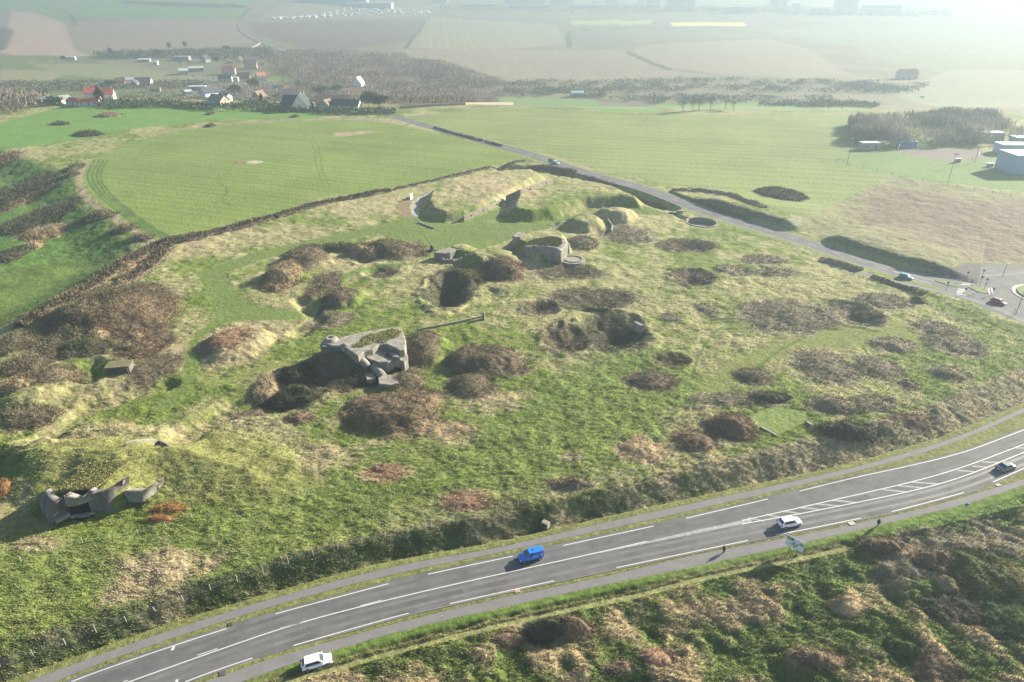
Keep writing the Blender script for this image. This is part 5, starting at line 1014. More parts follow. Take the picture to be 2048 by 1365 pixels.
# ------------------------------------------------------------------ vehicles
M_glass = mat('car_glass', (.03, .045, .05), .12, var=.05, spec=.6); M_tyre = mat('tyre', (.02, .02, .02), .9); M_rim = mat('rim', (.45, .46, .47), .35, .7, var=.05)
M_head = mat('headlamp', (.75, .75, .72), .15, spec=.8, var=.02); M_tail = mat('tail_lamp', (.35, .02, .02), .3, var=.02); M_trim = mat('black_trim', (.03, .03, .032), .6, var=.05)
def car(label, px, py, head, paint, L=4.3, W_=1.8, H_=1.55, kind='hatch', group=None, z=None, name='car'):
    """head: heading in degrees, 0 = +X; nose points that way"""
    p = at(px, py); p.z = z if z is not None else p.z
    t = thing(name, label, 'van' if name == 'van' else 'car', p, R(head), group)
    P_ = mat('paint_%s' % '_'.join('%03d' % int(c * 999) for c in paint), paint, .28, var=.03, spec=.5, coat=.6)
    h = L / 2; w = W_ / 2; K = {'hatch': (.92, .98, [(-.99, .60), (-.93, .90), (-.55, .93), (.0, .92), (.42, .90), (.80, .80), (.96, .68), (1, .50)], (-.93, -.70, .20, .50)),
        'suv': (.96, 1.02, [(-.99, .65), (-.95, 1.0), (-.55, 1.02), (.0, 1.0), (.42, .98), (.80, .92), (.95, .80), (1, .55)], (-.93, -.74, .22, .50)),
        'sedan': (.88, .94, [(-.99, .60), (-.95, .90), (-.65, .92), (.0, .88), (.45, .86), (.80, .76), (.96, .64), (1, .48)], (-.72, -.36, .16, .50)),
        'van': (1.0, 1.05, [(-1, .70), (-.98, 1.08), (-.55, 1.08), (.0, 1.08), (.45, 1.06), (.78, .95), (.95, .80), (1, .55)], (-.97, -.95, .18, .50))}[kind]
    st = K[2]; sec = []
    for fx, zt in st:
        x = fx * h; wf = w * (1 - .16 * max(0, (abs(fx) - .72) / .28) ** 1.6)
        sec.append([(x, s * y, z_) for s, y, z_ in ((-1, wf * .86, .24), (-1, wf * .99, .36), (-1, wf, zt * .68), (-1, wf * .93, zt - .05), (-1, wf * .60, zt + .02), (1, wf * .60, zt + .02), (1, wf * .93, zt - .05), (1, wf, zt * .68), (1, wf * .99, .36), (1, wf * .86, .24))])
    n = 10; v = [q for s_ in sec for q in s_]; k = len(sec); f = [(a * n + i, a * n + (i + 1) % n, (a + 1) * n + (i + 1) % n, (a + 1) * n + i) for a in range(k - 1) for i in range(n)] + [tuple(range(n))[::-1], tuple((k - 1) * n + i for i in range(n))]
    b = pymesh('body', v, f, P_, t, True); s_ = b.modifiers.new('s', 'SUBSURF'); s_.levels = s_.render_levels = 1
    x0, x1, x2, x3 = [q * h for q in K[3]]; zb = st[3][1] - .02; zr = H_ - .06; wb, wr = w * .90, w * .72
    # glass house: four glazed sides and a painted roof
    def quad(nm, q, m, off=.0): return pymesh(nm, q, [(0, 1, 2, 3)], m, t)
    mb = MB().add([(x0, -wb, zb), (x3, -wb, zb), (x3, wb, zb), (x0, wb, zb), (x1, -wr, zr), (x2, -wr, zr), (x2, wr, zr), (x1, wr, zr)], [(0, 1, 5, 4), (1, 2, 6, 5), (2, 3, 7, 6), (3, 0, 4, 7)]); mb.build('pillars', P_, t)
    def inset(q, u0, u1, v0, v1, lift=.012):
        a, b_, c, d = [Vector(z_) for z_ in q]; nn = (b_ - a).cross(d - a).normalized() * lift
        return [a.lerp(b_, u0).lerp(d.lerp(c, u0), v0) + nn, a.lerp(b_, u1).lerp(d.lerp(c, u1), v0) + nn, a.lerp(b_, u1).lerp(d.lerp(c, u1), v1) + nn, a.lerp(b_, u0).lerp(d.lerp(c, u0), v1) + nn]
    quad('windscreen', inset([(x3, -wb, zb), (x3, wb, zb), (x2, wr, zr), (x2, -wr, zr)], .07, .93, .06, .94), M_glass)
    if kind != 'van': quad('rear_window', inset([(x0, wb, zb), (x0, -wb, zb), (x1, -wr, zr), (x1, wr, zr)], .1, .9, .2, .9), M_glass)
    for s in (-1, 1):
        q = [(x0, -wb, zb), (x3, -wb, zb), (x2, -wr, zr), (x1, -wr, zr)] if s < 0 else [(x3, wb, zb), (x0, wb, zb), (x1, wr, zr), (x2, wr, zr)]
        rg = (.66, .88) if kind == 'van' else (.10, .88)
        if s > 0: rg = (1 - rg[1], 1 - rg[0])
        quad('side_window', inset(q, rg[0], rg[1], .14, .90), M_glass)
    r = MB().box(x1 - .06, x2 + .06, -wr - .02, wr + .02, zr - .02, zr + .05); r.build('roof', P_, t, bevel=.04)
    for s in (-1, 1):
        for fx in (-.62, .64):
            c = (fx * h, s * (w - .08), .33); wh = MB().tube((c[0], c[1] - .11, c[2]), (c[0], c[1] + .11, c[2]), .33, .33, 18).build('wheel', M_tyre, t); MB().tube((c[0], c[1] + s * .10, c[2]), (c[0], c[1] + s * .125, c[2]), .20, .19, 12).build('rim', M_rim, wh)
        pymesh('headlight', [(h * .955, s * w * .55, .62), (h * .90, s * w * .93, .66), (h * .86, s * w * .93, .80), (h * .93, s * w * .55, .78)] if s < 0 else [(h * .955, s * w * .55, .62), (h * .93, s * w * .55, .78), (h * .86, s * w * .93, .80), (h * .90, s * w * .93, .66)], [(0, 1, 2, 3)], M_head, t, loc=(.05, 0, .02))
        MB().box(-h * .995 - .02, -h * .93, s * w * .80 - .1, s * w * .80 + .1, .72, .98).build('tail_light', M_tail, t, bevel=.02)
        MB().box(x3 - .25, x3 - .10, s * (w + .02), s * (w + .20), zb - .02, zb + .12).build('mirror', P_, t, bevel=.02)
        MB().box(-.38 * h, .42 * h, s * (w - .03), s * (w + .012), .22, .34).build('sill', M_trim, t)
    MB().box(h * .93, h * 1.005, -.55, .55, .40, .56).build('grille', M_trim, t, bevel=.02)
    MB().box(-h * 1.005, -h * .93, -.6, .6, .34, .5).build('bumper', M_trim, t, bevel=.02); MB().box(-h * 1.012, -h * 1.0, -.26, .26, .56, .68).build('number_plate', M_head, t)
    return t
def hd(p, q, z=0): a, b = G(*p, z), G(*q, z); return math.degrees(math.atan2(b[1] - a[1], b[0] - a[0]))
van = car('bright blue delivery van driving left on the main road', 1061, 1117, hd((1083,1110),(1036,1121)), (.015, .16, .62), 4.4, 1.82, 1.85, 'van', z=0, name='van')
MW = mat('white_lettering', (.85, .87, .9), .5, var=.02)
lg = MB(); [lg.box(-.95 + k * .17, -.95 + k * .17 + .11, .925, .935, 1.05 + (.05 if k % 2 else 0), 1.22) for k in range(5)]; lg.build('lettering', MW, van)
MB().tube((-1.75, .928, 1.17), (-1.75, .938, 1.17), .13, .13, 14).build('emblem', MW, van); MB().box(-.55, -.25, -.12, .12, 1.85, 1.92).build('roof_vent', M_trim, van, bevel=.03)
car('white sport utility car driving right, next to the hatched median', 1578, 1050, hd((1556,1050),(1600,1041)), (.80, .82, .84), 4.5, 1.86, 1.68, 'suv', 'moving cars on the main road', z=0)
car('white hatchback parked on the grass verge at the bottom', 634, 1330, hd((606,1338),(660,1322)), (.82, .85, .88), 4.4, 1.84, 1.58, 'hatch', None)
car('dark grey saloon car driving right near the right edge of the picture', 2010, 938, hd((1990,944),(2030,930)), (.10, .12, .13), 4.6, 1.84, 1.45, 'sedan', 'moving cars on the main road', z=0)
car('teal blue hatchback on the second road, left of the zebra crossing', 1811, 557, hd((1800,553),(1828,560),2), (.03, .22, .28), 4.4, 1.82, 1.5, 'hatch', 'cars on the second road', z=2)
car('dark red hatchback entering the roundabout', 1996, 607, hd((1982,601),(2010,611),2), (.22, .03, .04), 4.3, 1.8, 1.5, 'hatch', 'cars on the second road', z=2)
car('small silver blue car far up the second road beside the green sign', 1112, 328, hd((1104,324),(1122,329),2), (.50, .58, .70), 4.1, 1.75, 1.5, 'hatch', 'cars on the second road', z=2)
# ------------------------------------------------------------------ people
M_skin = mat('skin', (.45, .27, .19), .6, var=.05); 
def person(label, px, py, face, coat, legs, hair, bag=False, stride=.28):
    p = at(px, py); t = thing('person', label, 'person', p, R(face)); s = stride
    J = {'pelvis': ((0, 0, .93), .125), 'belly': ((0, 0, 1.10), .120), 'chest': ((.01, 0, 1.32), .150), 'neck': ((.015, 0, 1.47), .055), 'chin': ((.03, 0, 1.55), .070), 'head': ((.02, 0, 1.66), .092), 'crown': ((.01, 0, 1.72), .070), 'nose': ((.115, 0, 1.625), .012)}
    E = [('pelvis', 'belly'), ('belly', 'chest'), ('chest', 'neck'), ('neck', 'chin'), ('chin', 'head'), ('head', 'crown'), ('head', 'nose')]
    for q, d in (('l', 1), ('r', -1)):
        f = s * d
        J.update({q + 'hip': ((0, .085 * d, .90), .098), q + 'kn': ((f * .55 + .05, .09 * d, .50), .062), q + 'an': ((f, .09 * d, .09), .042), q + 'toe': ((f + .17, .10 * d, .04), .034), q + 'heel': ((f - .05, .09 * d, .045), .036),
            q + 'sh': ((0, .18 * d, 1.40), .060), q + 'el': ((-f * .5 - .04, .23 * d, 1.13), .044), q + 'wr': ((-f * .75 + .06, .22 * d, .90), .030), q + 'palm': ((-f * .78 + .08, .22 * d, .84), .034)})
        E += [('pelvis', q + 'hip'), (q + 'hip', q + 'kn'), (q + 'kn', q + 'an'), (q + 'an', q + 'toe'), (q + 'an', q + 'heel'), ('chest', q + 'sh'), (q + 'sh', q + 'el'), (q + 'el', q + 'wr'), (q + 'wr', q + 'palm')]
        px_ = J[q + 'palm'][0]
        for i, (dx, ln) in enumerate(((-.028, .070), (-.010, .080), (.010, .076), (.028, .060))):
            a = (px_[0] + dx, px_[1], px_[2] - .03); b_ = (px_[0] + dx * 1.15 + .006, px_[1] - .004 * d, px_[2] - .03 - ln * .5); c = (px_[0] + dx * 1.1 + .018, px_[1] - .012 * d, px_[2] - .03 - ln)
            J[q + 'f%d' % i] = (a, .011); J[q + 'g%d' % i] = (b_, .0095); J[q + 'h%d' % i] = (c, .008); E += [(q + 'palm', q + 'f%d' % i), (q + 'f%d' % i, q + 'g%d' % i), (q + 'g%d' % i, q + 'h%d' % i)]
        J[q + 't0'] = ((px_[0] + .045, px_[1] - .01 * d, px_[2] + .0), .012); J[q + 't1'] = ((px_[0] + .06, px_[1] - .012 * d, px_[2] - .04), .009); E += [(q + 'palm', q + 't0'), (q + 't0', q + 't1')]
    nm = list(J); me = bpy.data.meshes.new('body'); me.from_pydata([J[k][0] for k in nm], [(nm.index(a), nm.index(b)) for a, b in E], []); me.materials.append(M_skin); o = bpy.data.objects.new('body', me); link(o, t)
    sk = o.modifiers.new('skin', 'SKIN'); lay = me.skin_vertices[0] if me.skin_vertices else None
    if lay is None: bm = bmesh.new(); bm.from_mesh(me); bm.verts.layers.skin.verify(); bm.to_mesh(me); bm.free(); lay = me.skin_vertices[0]
    for i, k in enumerate(nm): lay.data[i].radius = (J[k][1], J[k][1]); lay.data[i].use_root = (k == 'pelvis')
    ss = o.modifiers.new('s', 'SUBSURF'); ss.levels = ss.render_levels = 2
    def shell(name, ring, m, n=14):
        v = []; 
        for (c, rx, ry) in ring: v += [(c[0] + rx * math.cos(2 * math.pi * k / n), c[1] + ry * math.sin(2 * math.pi * k / n), c[2]) for k in range(n)]
        f = [(a * n + k, a * n + (k + 1) % n, (a + 1) * n + (k + 1) % n, (a + 1) * n + k) for a in range(len(ring) - 1) for k in range(n)] + [tuple(range(n))[::-1], tuple((len(ring) - 1) * n + k for k in range(n))]
        q = pymesh(name, v, f, m, t, True); return q
    cm = mat('cloth_%s' % label[:12], coat, .95); lm = mat('legs_%s' % label[:12], legs, .95)
    shell('coat', [((0, 0, .62), .20, .25), ((0, 0, .90), .175, .215), ((0, 0, 1.12), .155, .195), ((.01, 0, 1.34), .165, .235), ((.01, 0, 1.44), .12, .19), ((.015, 0, 1.50), .07, .08)], cm)
    for d in (1, -1):
        q = 'l' if d > 0 else 'r'
        m = MB().tube(J[q + 'sh'][0], J[q + 'el'][0], .078, .064, 10).tube(J[q + 'el'][0], J[q + 'wr'][0], .064, .050, 10); m.build('sleeve', cm, t, True)
        m = MB().tube(J[q + 'hip'][0], J[q + 'kn'][0], .115, .082, 10).tube(J[q + 'kn'][0], (J[q + 'an'][0][0], J[q + 'an'][0][1], .12), .082, .062, 10); m.build('trouser_leg', lm, t, True)
        a = J[q + 'an'][0]; MB().box(a[0] - .09, a[0] + .19, a[1] - .05, a[1] + .05, .0, .10).build('shoe', M_trim, t, bevel=.03)
    hm = mat('hair_%s' % label[:12], hair, .8); shell('hair', [((-.015, 0, 1.60), .085, .088), ((-.012, 0, 1.68), .102, .098), ((0, 0, 1.74), .086, .080), ((.0, 0, 1.775), .04, .04)], hm)
    for d in (1, -1): MB().tube((.098, .032 * d, 1.655), (.107, .032 * d, 1.655), .011, .009, 8).build('eye', M_trim, t); MB().box(-.01, .025, .088 * d - .008, .088 * d + .012, 1.60, 1.66).build('ear', M_skin, t, bevel=.005)
    MB().box(.100, .108, -.022, .022, 1.572, 1.582).build('mouth', mat('lips', (.35, .12, .10), .6), t)
    if bag: MB().box(-.22, -.12, -.14, .14, 1.0, 1.38).build('backpack', mat('bag', (.03, .03, .035), .9), t, bevel=.04)
    return t
person('walker in a black coat and jeans on the footpath left of the road sign', 1447, 1106, hd((1410,1115),(1480,1100)), (.018, .022, .018), (.06, .09, .14), (.05, .04, .03))
person('walker in a black coat with pale hair on the footpath right of the road sign', 1755, 1053, hd((1780,1045),(1730,1060)), (.016, .017, .020), (.03, .035, .05), (.42, .36, .25), True, .2)
# ------------------------------------------------------------------ signs, posts, fences
M_post = mat('galvanised_post', (.30, .31, .32), .5, .5, var=.1); M_dpost = mat('dark_post', (.05, .05, .055), .6); M_wood = mat('weathered_wood', (.30, .26, .20), .95, var=.3, sc=4)
M_white = mat('sign_white', (.62, .66, .70), .5, var=.03); M_green = mat('sign_green', (.02, .22, .13), .5, var=.05); M_blue = mat('sign_blue', (.02, .13, .42), .5, var=.05); M_ink = mat('sign_ink', (.02, .04, .12), .5, var=.02)
def diagram_sign():
    a, b = at(1573, 1108), at(1594, 1117); t = thing('diagram_sign', 'large white road sign with a roundabout diagram standing between the footpath and the ridge', 'road sign', (a + b) / 2)
    d = Vector((b.x - a.x, b.y - a.y, 0)); ang = math.atan2(d.y, d.x); L = d.length; t.rotation_euler = (0, 0, ang); z0, z1 = 1.7, 3.9; w2 = 1.55
    for x in (-L * .36, L * .36): MB().box(x - .06, x + .06, .03, .15, -1.2, z1 - .1).build('post', M_dpost, t)
    MB().box(-w2, w2, -.03, .03, z0, z1).build('panel', M_white, t, bevel=.02); fy = -.036
    def pl(n_, x0, x1, za, zb, m, y=fy): pymesh(n_, [(x0, y, za), (x1, y, za), (x1, y, zb), (x0, y, zb)], [(0, 1, 2, 3)], m, t)
    pl('place_plate', -w2 + .12, -w2 + 1.25, z1 - .75, z1 - .12, M_green); pl('place_plate', .75, w2 - .12, z0 + 1.25, z0 + 1.72, M_green); pl('place_plate', -w2 + .15, -w2 + 1.05, z0 + .95, z0 + 1.25, M_white, fy - .003)
    N = 28; v = []
    for r in (.36, .22): v += [(.05 + r * math.cos(2 * math.pi * k / N), fy - .002, z0 + .85 + r * math.sin(2 * math.pi * k / N)) for k in range(N)]
    pymesh('diagram_ring', v, [(k, (k + 1) % N, N + (k + 1) % N, N + k) for k in range(N)], M_ink, t)
    m = MB()
    for (x0, za, x1, zb) in ((-.1, z0 + 1.15, -.55, z0 + 1.62), (.35, z0 + 1.0, .75, z0 + 1.3), (.05, z0 + .5, .05, z0 + .12), (-.28, z0 + .85, -.75, z0 + .8)):
        q = Vector((x1 - x0, 0, zb - za)).normalized(); nn = Vector((-q.z, 0, q.x)) * .06; m.add([Vector((x0, fy - .002, za)) - nn, Vector((x1, fy - .002, zb)) - nn, Vector((x1, fy - .002, zb)) + nn, Vector((x0, fy - .002, za)) + nn], [(0, 1, 2, 3)])
    m.build('diagram_arms', M_ink, t)
    m = MB()
    for (x0, za, n_) in ((-w2 + .22, z1 - .34, 5), (-w2 + .22, z1 - .60, 4), (.85, z0 + 1.44, 3)):
        for k in range(n_): m.add([(x0 + k * .17, fy - .004, za), (x0 + k * .17 + .11, fy - .004, za), (x0 + k * .17 + .11, fy - .004, za + .11), (x0 + k * .17, fy - .004, za + .11)], [(0, 1, 2, 3)])
    m.build('lettering', M_white, t)
diagram_sign()
def post_thing(name, label, cat, px, py, h, r=.05, top=None, m=None, group=None, rz=0, z=None):
    p = at(px, py)
    if z is not None: p.z = z
    t = thing(name, label, cat, p, rz, group); MB().tube((0, 0, -.3), (0, 0, h), r, r * .9, 8).build('post', m or M_post, t)
    if top == 'disc': MB().tube((0, -.05, h), (0, -.09, h), .33, .33, 20).build('disc', M_blue, t)
    if top == 'plate': MB().box(-.45, .45, -.05, .0, h - .1, h + .5).build('plate', M_green, t, bevel=.01)
    if top == 'square': MB().box(-.35, .35, -.05, .0, h - .1, h + .6).build('plate', M_blue, t, bevel=.01)
    if top == 'lamp': MB().box(-.2, 1.1, -.12, .12, h, h + .12).build('lamp_head', M_post, t, bevel=.02)
    if top == 'flood':
        for k in (-1, 0, 1): MB().box(k * .8 - .3, k * .8 + .3, -.25, .05, h - .3, h + .3).build('floodlight', M_post, t, bevel=.03)
    if top == 'cap': MB().tube((0, 0, h), (0, 0, h + .12), r * 1.3, r * 1.1, 8).build('cap', M_white, t)
    return t
post_thing('cycle_sign', 'round blue cycle path sign on a post beside the green bush at the right', 'road sign', 1926, 1027, 2.2, .04, 'disc')
post_thing('marker_post', 'thin tall pale pole on the verge below the main road', 'pole', 886, 1262, 3.0, .05, 'cap', M_post)
post_thing('bollard', 'thin dark marker on the footpath edge above the white hatchback', 'post', 740, 1281, .8, .035, 'cap', M_dpost)
gs = thing('green_road_sign', 'green direction sign seen from the side beside the small silver blue car', 'road sign', at(1101, 329), R(-25))
for x in (-.8, .8): MB().tube((x, 0, -.2), (x, 0, 2.6), .06, .06, 8).build('post', M_post, gs)
MB().box(-1.25, 1.25, -.1, -.02, .9, 2.9).build('panel', M_green, gs, bevel=.02)
for px, py, h, top, lab in ((1958,575,3.4,'plate','left of two green direction signs on the grass island'), (1968,580,3.4,'plate','right of two green direction signs on the grass island'), (1963,557,2.6,'plate','small sign behind the two green direction signs'), (1933,558,2.0,'square','square sign at the far end of the zebra crossing'), (1892,581,2.4,'square','sign on the near verge left of the zebra crossing'), (1929,589,1.6,'square','small sign at the right side of the near zebra stripes'), (1911,591,1.2,'cap','short marker at the left side of the near zebra stripes'), (1946,595,1.4,'cap','short leaning marker on the cycle path below the zebra crossing'), (1984,590,1.9,'square','blue sign just above the dark red hatchback'), (2028,627,1.8,'cap','short dark post left of the roundabout lamp post'), (1797,538,1.2,'cap','white capped marker in front of the shaded cutting')):
    post_thing('road_sign' if top != 'cap' else 'marker_post', lab, 'road sign' if top != 'cap' else 'post', px, py, h, .06, top, M_dpost, 'signs and markers round the roundabout' if top != 'cap' else None)
post_thing('lamp_post', 'tall dark lamp post beside the roundabout at the right edge', 'lamp post', 2031, 630, 8.0, .09, 'lamp', M_dpost, 'roundabout lamp posts')
post_thing('lamp_post', 'lamp post on the far side of the road beyond the two green signs', 'lamp post', 2005, 554, 4.5, .08, 'lamp', M_dpost, 'roundabout lamp posts')
for px, py, lab in ((1693,333,'leftmost floodlight pole, at the corner of the sports ground'), (1758,304,'floodlight pole near the low hut behind the sports ground'), (1895,368,'nearest floodlight pole, on the lower edge of the sports ground'), (1949,326,'floodlight pole at the right end of the sports ground')):
    post_thing('floodlight_pole', lab, 'floodlight', px, py, 14, .14, 'flood', M_post, 'floodlights of the sports ground')
def board():
    t = thing('visitor_board', 'tall white information panel at the entrance of the fort court', 'board', at(823, 399), R(65)); W1 = mat('board_white', (.80, .78, .76), .6, var=.03)
    MB().box(-1.0, 1.0, -.08, .08, 0, 2.7).build('panel', W1, t, bevel=.02); MB().box(-.55, .55, -.087, -.08, .6, 2.2).build('print', mat('board_print', (.42, .38, .40), .7, var=.3, sc=6), t)
    MB().box(-1.1, 1.1, -.35, .35, -.3, .10).build('plinth', M_conc, t)
    c = thing('picnic_table', 'dark table with pale papers in the shade behind the white information panel', 'table', at(816, 398), R(20)); MB().box(-.9, .9, -.35, .35, .68, .75).build('table_top', M_dpost, c)
    for y in (-.65, .65): MB().box(-.9, .9, y - .13, y + .13, .40, .45).build('bench', M_dpost, c)
    for x in (-.7, .7): MB().box(x - .05, x + .05, -.7, .7, 0, .68).build('leg', M_dpost, c)
board()
def fence(name, label, px, step, h, m_post, wires=3, r=.045, cap=True, lean=.05, group=None, sag=0, rails=None):
    pts = catmull(W(px), .5); p = np.array(pts); L = np.r_[0, np.cumsum(np.hypot(*np.diff(p, axis=0).T))]; n = max(2, int(L[-1] / step)); s = np.linspace(0, L[-1], n + 1); X = np.interp(s, L, p[:, 0]); Y = np.interp(s, L, p[:, 1]); Z = samp(X, Y)
    t = thing(name, label, 'fence', (X[0], Y[0], Z[0]), 0, group); o = Vector((X[0], Y[0], Z[0])); tops = []
    pm = MB().tube((0, 0, -.3), (0, 0, h), r, r * .85, 7)
    if cap: pm.tube((0, 0, h), (0, 0, h + .05), r * 1.05, r * .7, 7)
    first = None
    for i in range(n + 1):
        if first is None: q = pm.build('post', m_post, t); first = q
        else: q = first.copy(); COL.objects.link(q); q.parent = t
        q.location = (X[i] - o.x, Y[i] - o.y, Z[i] - o.z); q.rotation_euler = (rng.normal(0, lean), rng.normal(0, lean), 0)
    wm = MB()
    for k in range(wires):
        zz = h * (.35 + .6 * k / max(1, wires - 1))
        for i in range(n): a = Vector((X[i], Y[i], Z[i] + zz)) - o; b = Vector((X[i + 1], Y[i + 1], Z[i + 1] + zz)) - o; wm.tube(a, b, .012 if rails is None else rails, None, 4)
    wm.build('wire' if rails is None else 'rails', M_post if rails is None else m_post, t)
M_wp = mat('pale_post', (.42, .40, .34), .9)
fence('wire_fence', 'long wire fence with pale posts above the shaded bank of the main road', [(0,1334),(36,1324),(127,1292),(209,1262),(288,1234),(368,1203),(474,1164),(578,1130),(646,1108),(740,1085),(810,1068),(930,1040),(1039,1012),(1120,990),(1200,968),(1300,938)], 4.0, 1.35, M_wp, 3, .06)
fence('wire_fence', 'short wire fence below the sunken casemate at the lower left', [(-20,1144),(24,1132),(60,1120),(100,1105),(135,1095),(185,1082),(245,1077),(283,1066),(325,1056),(352,1047),(385,1041)], 4.0, 1.2, M_wp, 2, .055)
fence('wire_fence', 'wire fence on dark posts below the roundabout at the right edge', [(1855,592),(1900,605),(1940,625),(1985,645),(2048,672)], 3.5, 1.3, M_wood, 3, .07)
fence('wire_fence', 'post and wire fence along the near side of the second road', [(1338,404),(1400,432),(1500,468),(1580,492),(1660,520)], 5.0, 1.1, M_wood, 2, .06)
fence('wire_fence', 'fence along the lower side of the sports ground', [(1645,322),(1700,333),(1785,350),(1900,372),(2060,402)], 7, 1.4, M_dpost, 3, .08)
fence('picket_fence', 'white picket fence in front of the village below the dark roofed house', [(388,217),(410,219),(432,221),(448,223)], 2.6, 2.0, mat('white_fence', (.75, .75, .72), .7), 2, .14, False, .0, None, 0, .10)
fence('wire_fence', 'wire fence on small posts beside the green road sign', [(1010,318),(1060,330),(1098,333)], 5, 1.3, M_wood, 2, .07)
# ------------------------------------------------------------------ village houses, sheds, caravans and town blocks
def wall_m(c): return mat('wall_%s' % '_'.join('%02d' % int(q * 99) for q in c), c, .9, var=.08, sc=.6)
def roof_m(c): return mat('roof_%s' % '_'.join('%02d' % int(q * 99) for q in c), c, .9, var=.18, sc=.8)
WHT = (.52, .51, .48); CRM = (.46, .41, .33); BRK = (.32, .20, .15); RED = (.36, .12, .065); ORG = (.45, .19, .11); BRN = (.22, .15, .11); SLT = (.06, .07, .085); GRY = (.26, .27, .28); PGR = (.36, .46, .40)
M_win = mat('window_glass', (.04, .05, .06), .15, var=.1, spec=.6); M_frame = mat('window_frame', (.6, .6, .58), .6); M_door = mat('door_paint', (.12, .08, .06), .7)
def house(name, label, px, py, L, D, hw, hr, rot, wc, rc_, nwin=3, chim=True, cat='house', group='houses of the village', storeys=1, flat=False):
    k_ = 1.15 if px < 760 else 1.15; L *= k_; D *= k_; hw *= k_; hr *= k_
    p = at(px, py); t = thing(name, label, cat, (p.x, p.y, p.z + .3), R(rot), group); l, d = L / 2, D / 2
    m = MB()
    if flat: m.box(-l, l, -d, d, -2, hw)
    else: m.add([(-l, -d, -2), (l, -d, -2), (l, d, -2), (-l, d, -2), (-l, -d, hw), (l, -d, hw), (l, d, hw), (-l, d, hw), (-l, 0, hw + hr), (l, 0, hw + hr)], [(3, 2, 1, 0), (0, 1, 5, 4), (2, 3, 7, 6), (1, 2, 6, 9, 5), (3, 0, 4, 8, 7)])
    m.build('wall', wall_m(wc), t)
    if flat: r = MB().box(-l - .2, l + .2, -d - .2, d + .2, hw, hw + .35).build('roof', roof_m(rc_), t)
    else:
        e = .45; k = hr / d; r = MB()
        for s in (-1, 1):
            y0, z0 = s * (d + e), hw - e * k; q = [(-l - e, y0, z0), (l + e, y0, z0), (l + e, 0, hw + hr + .04), (-l - e, 0, hw + hr + .04)]; q2 = [(a, b, c + .22) for a, b, c in q]
            fs = [(0, 1, 2, 3), (7, 6, 5, 4), (0, 4, 5, 1), (1, 5, 6, 2), (2, 6, 7, 3), (3, 7, 4, 0)]; r.add(q + q2, fs if s > 0 else [f[::-1] for f in fs])
        r = r.build('roof', roof_m(rc_), t)
    if chim and not flat:
        MB().box(l * .72 - .45, l * .72 + .45, -.4, .4, hw + hr - .6, hw + hr + 1.1).build('chimney', wall_m(BRK), r)
    for s in (-1, 1):
        for st in range(storeys):
            for k in range(nwin):
                x = -l + (k + .5) * 2 * l / nwin; z = 1.0 + st * 2.8
                if st == 0 and k == nwin // 2 and s < 0 and nwin > 1: MB().box(x - .5, x + .5, s * d - .05, s * d + .05, 0.2, 2.3).build('door', M_door, t); continue
                wn = MB().box(x - .62, x + .62, s * d - .04, s * d + .04, z, z + 1.3).build('window', M_frame, t); MB().box(x - .5, x + .5, s * d - .06, s * d + .06, z + .12, z + 1.18).build('pane', M_win, wn)
    for s in (-1, 1):
        if not flat and hr > 2: wn = MB().box(s * l - .04, s * l + .04, -.6, .6, hw * .9, hw * .9 + 1.3).build('window', M_frame, t); MB().box(s * l - .06, s * l + .06, -.48, .48, hw * .9 + .12, hw * .9 + 1.18).build('pane', M_win, wn)
    return t
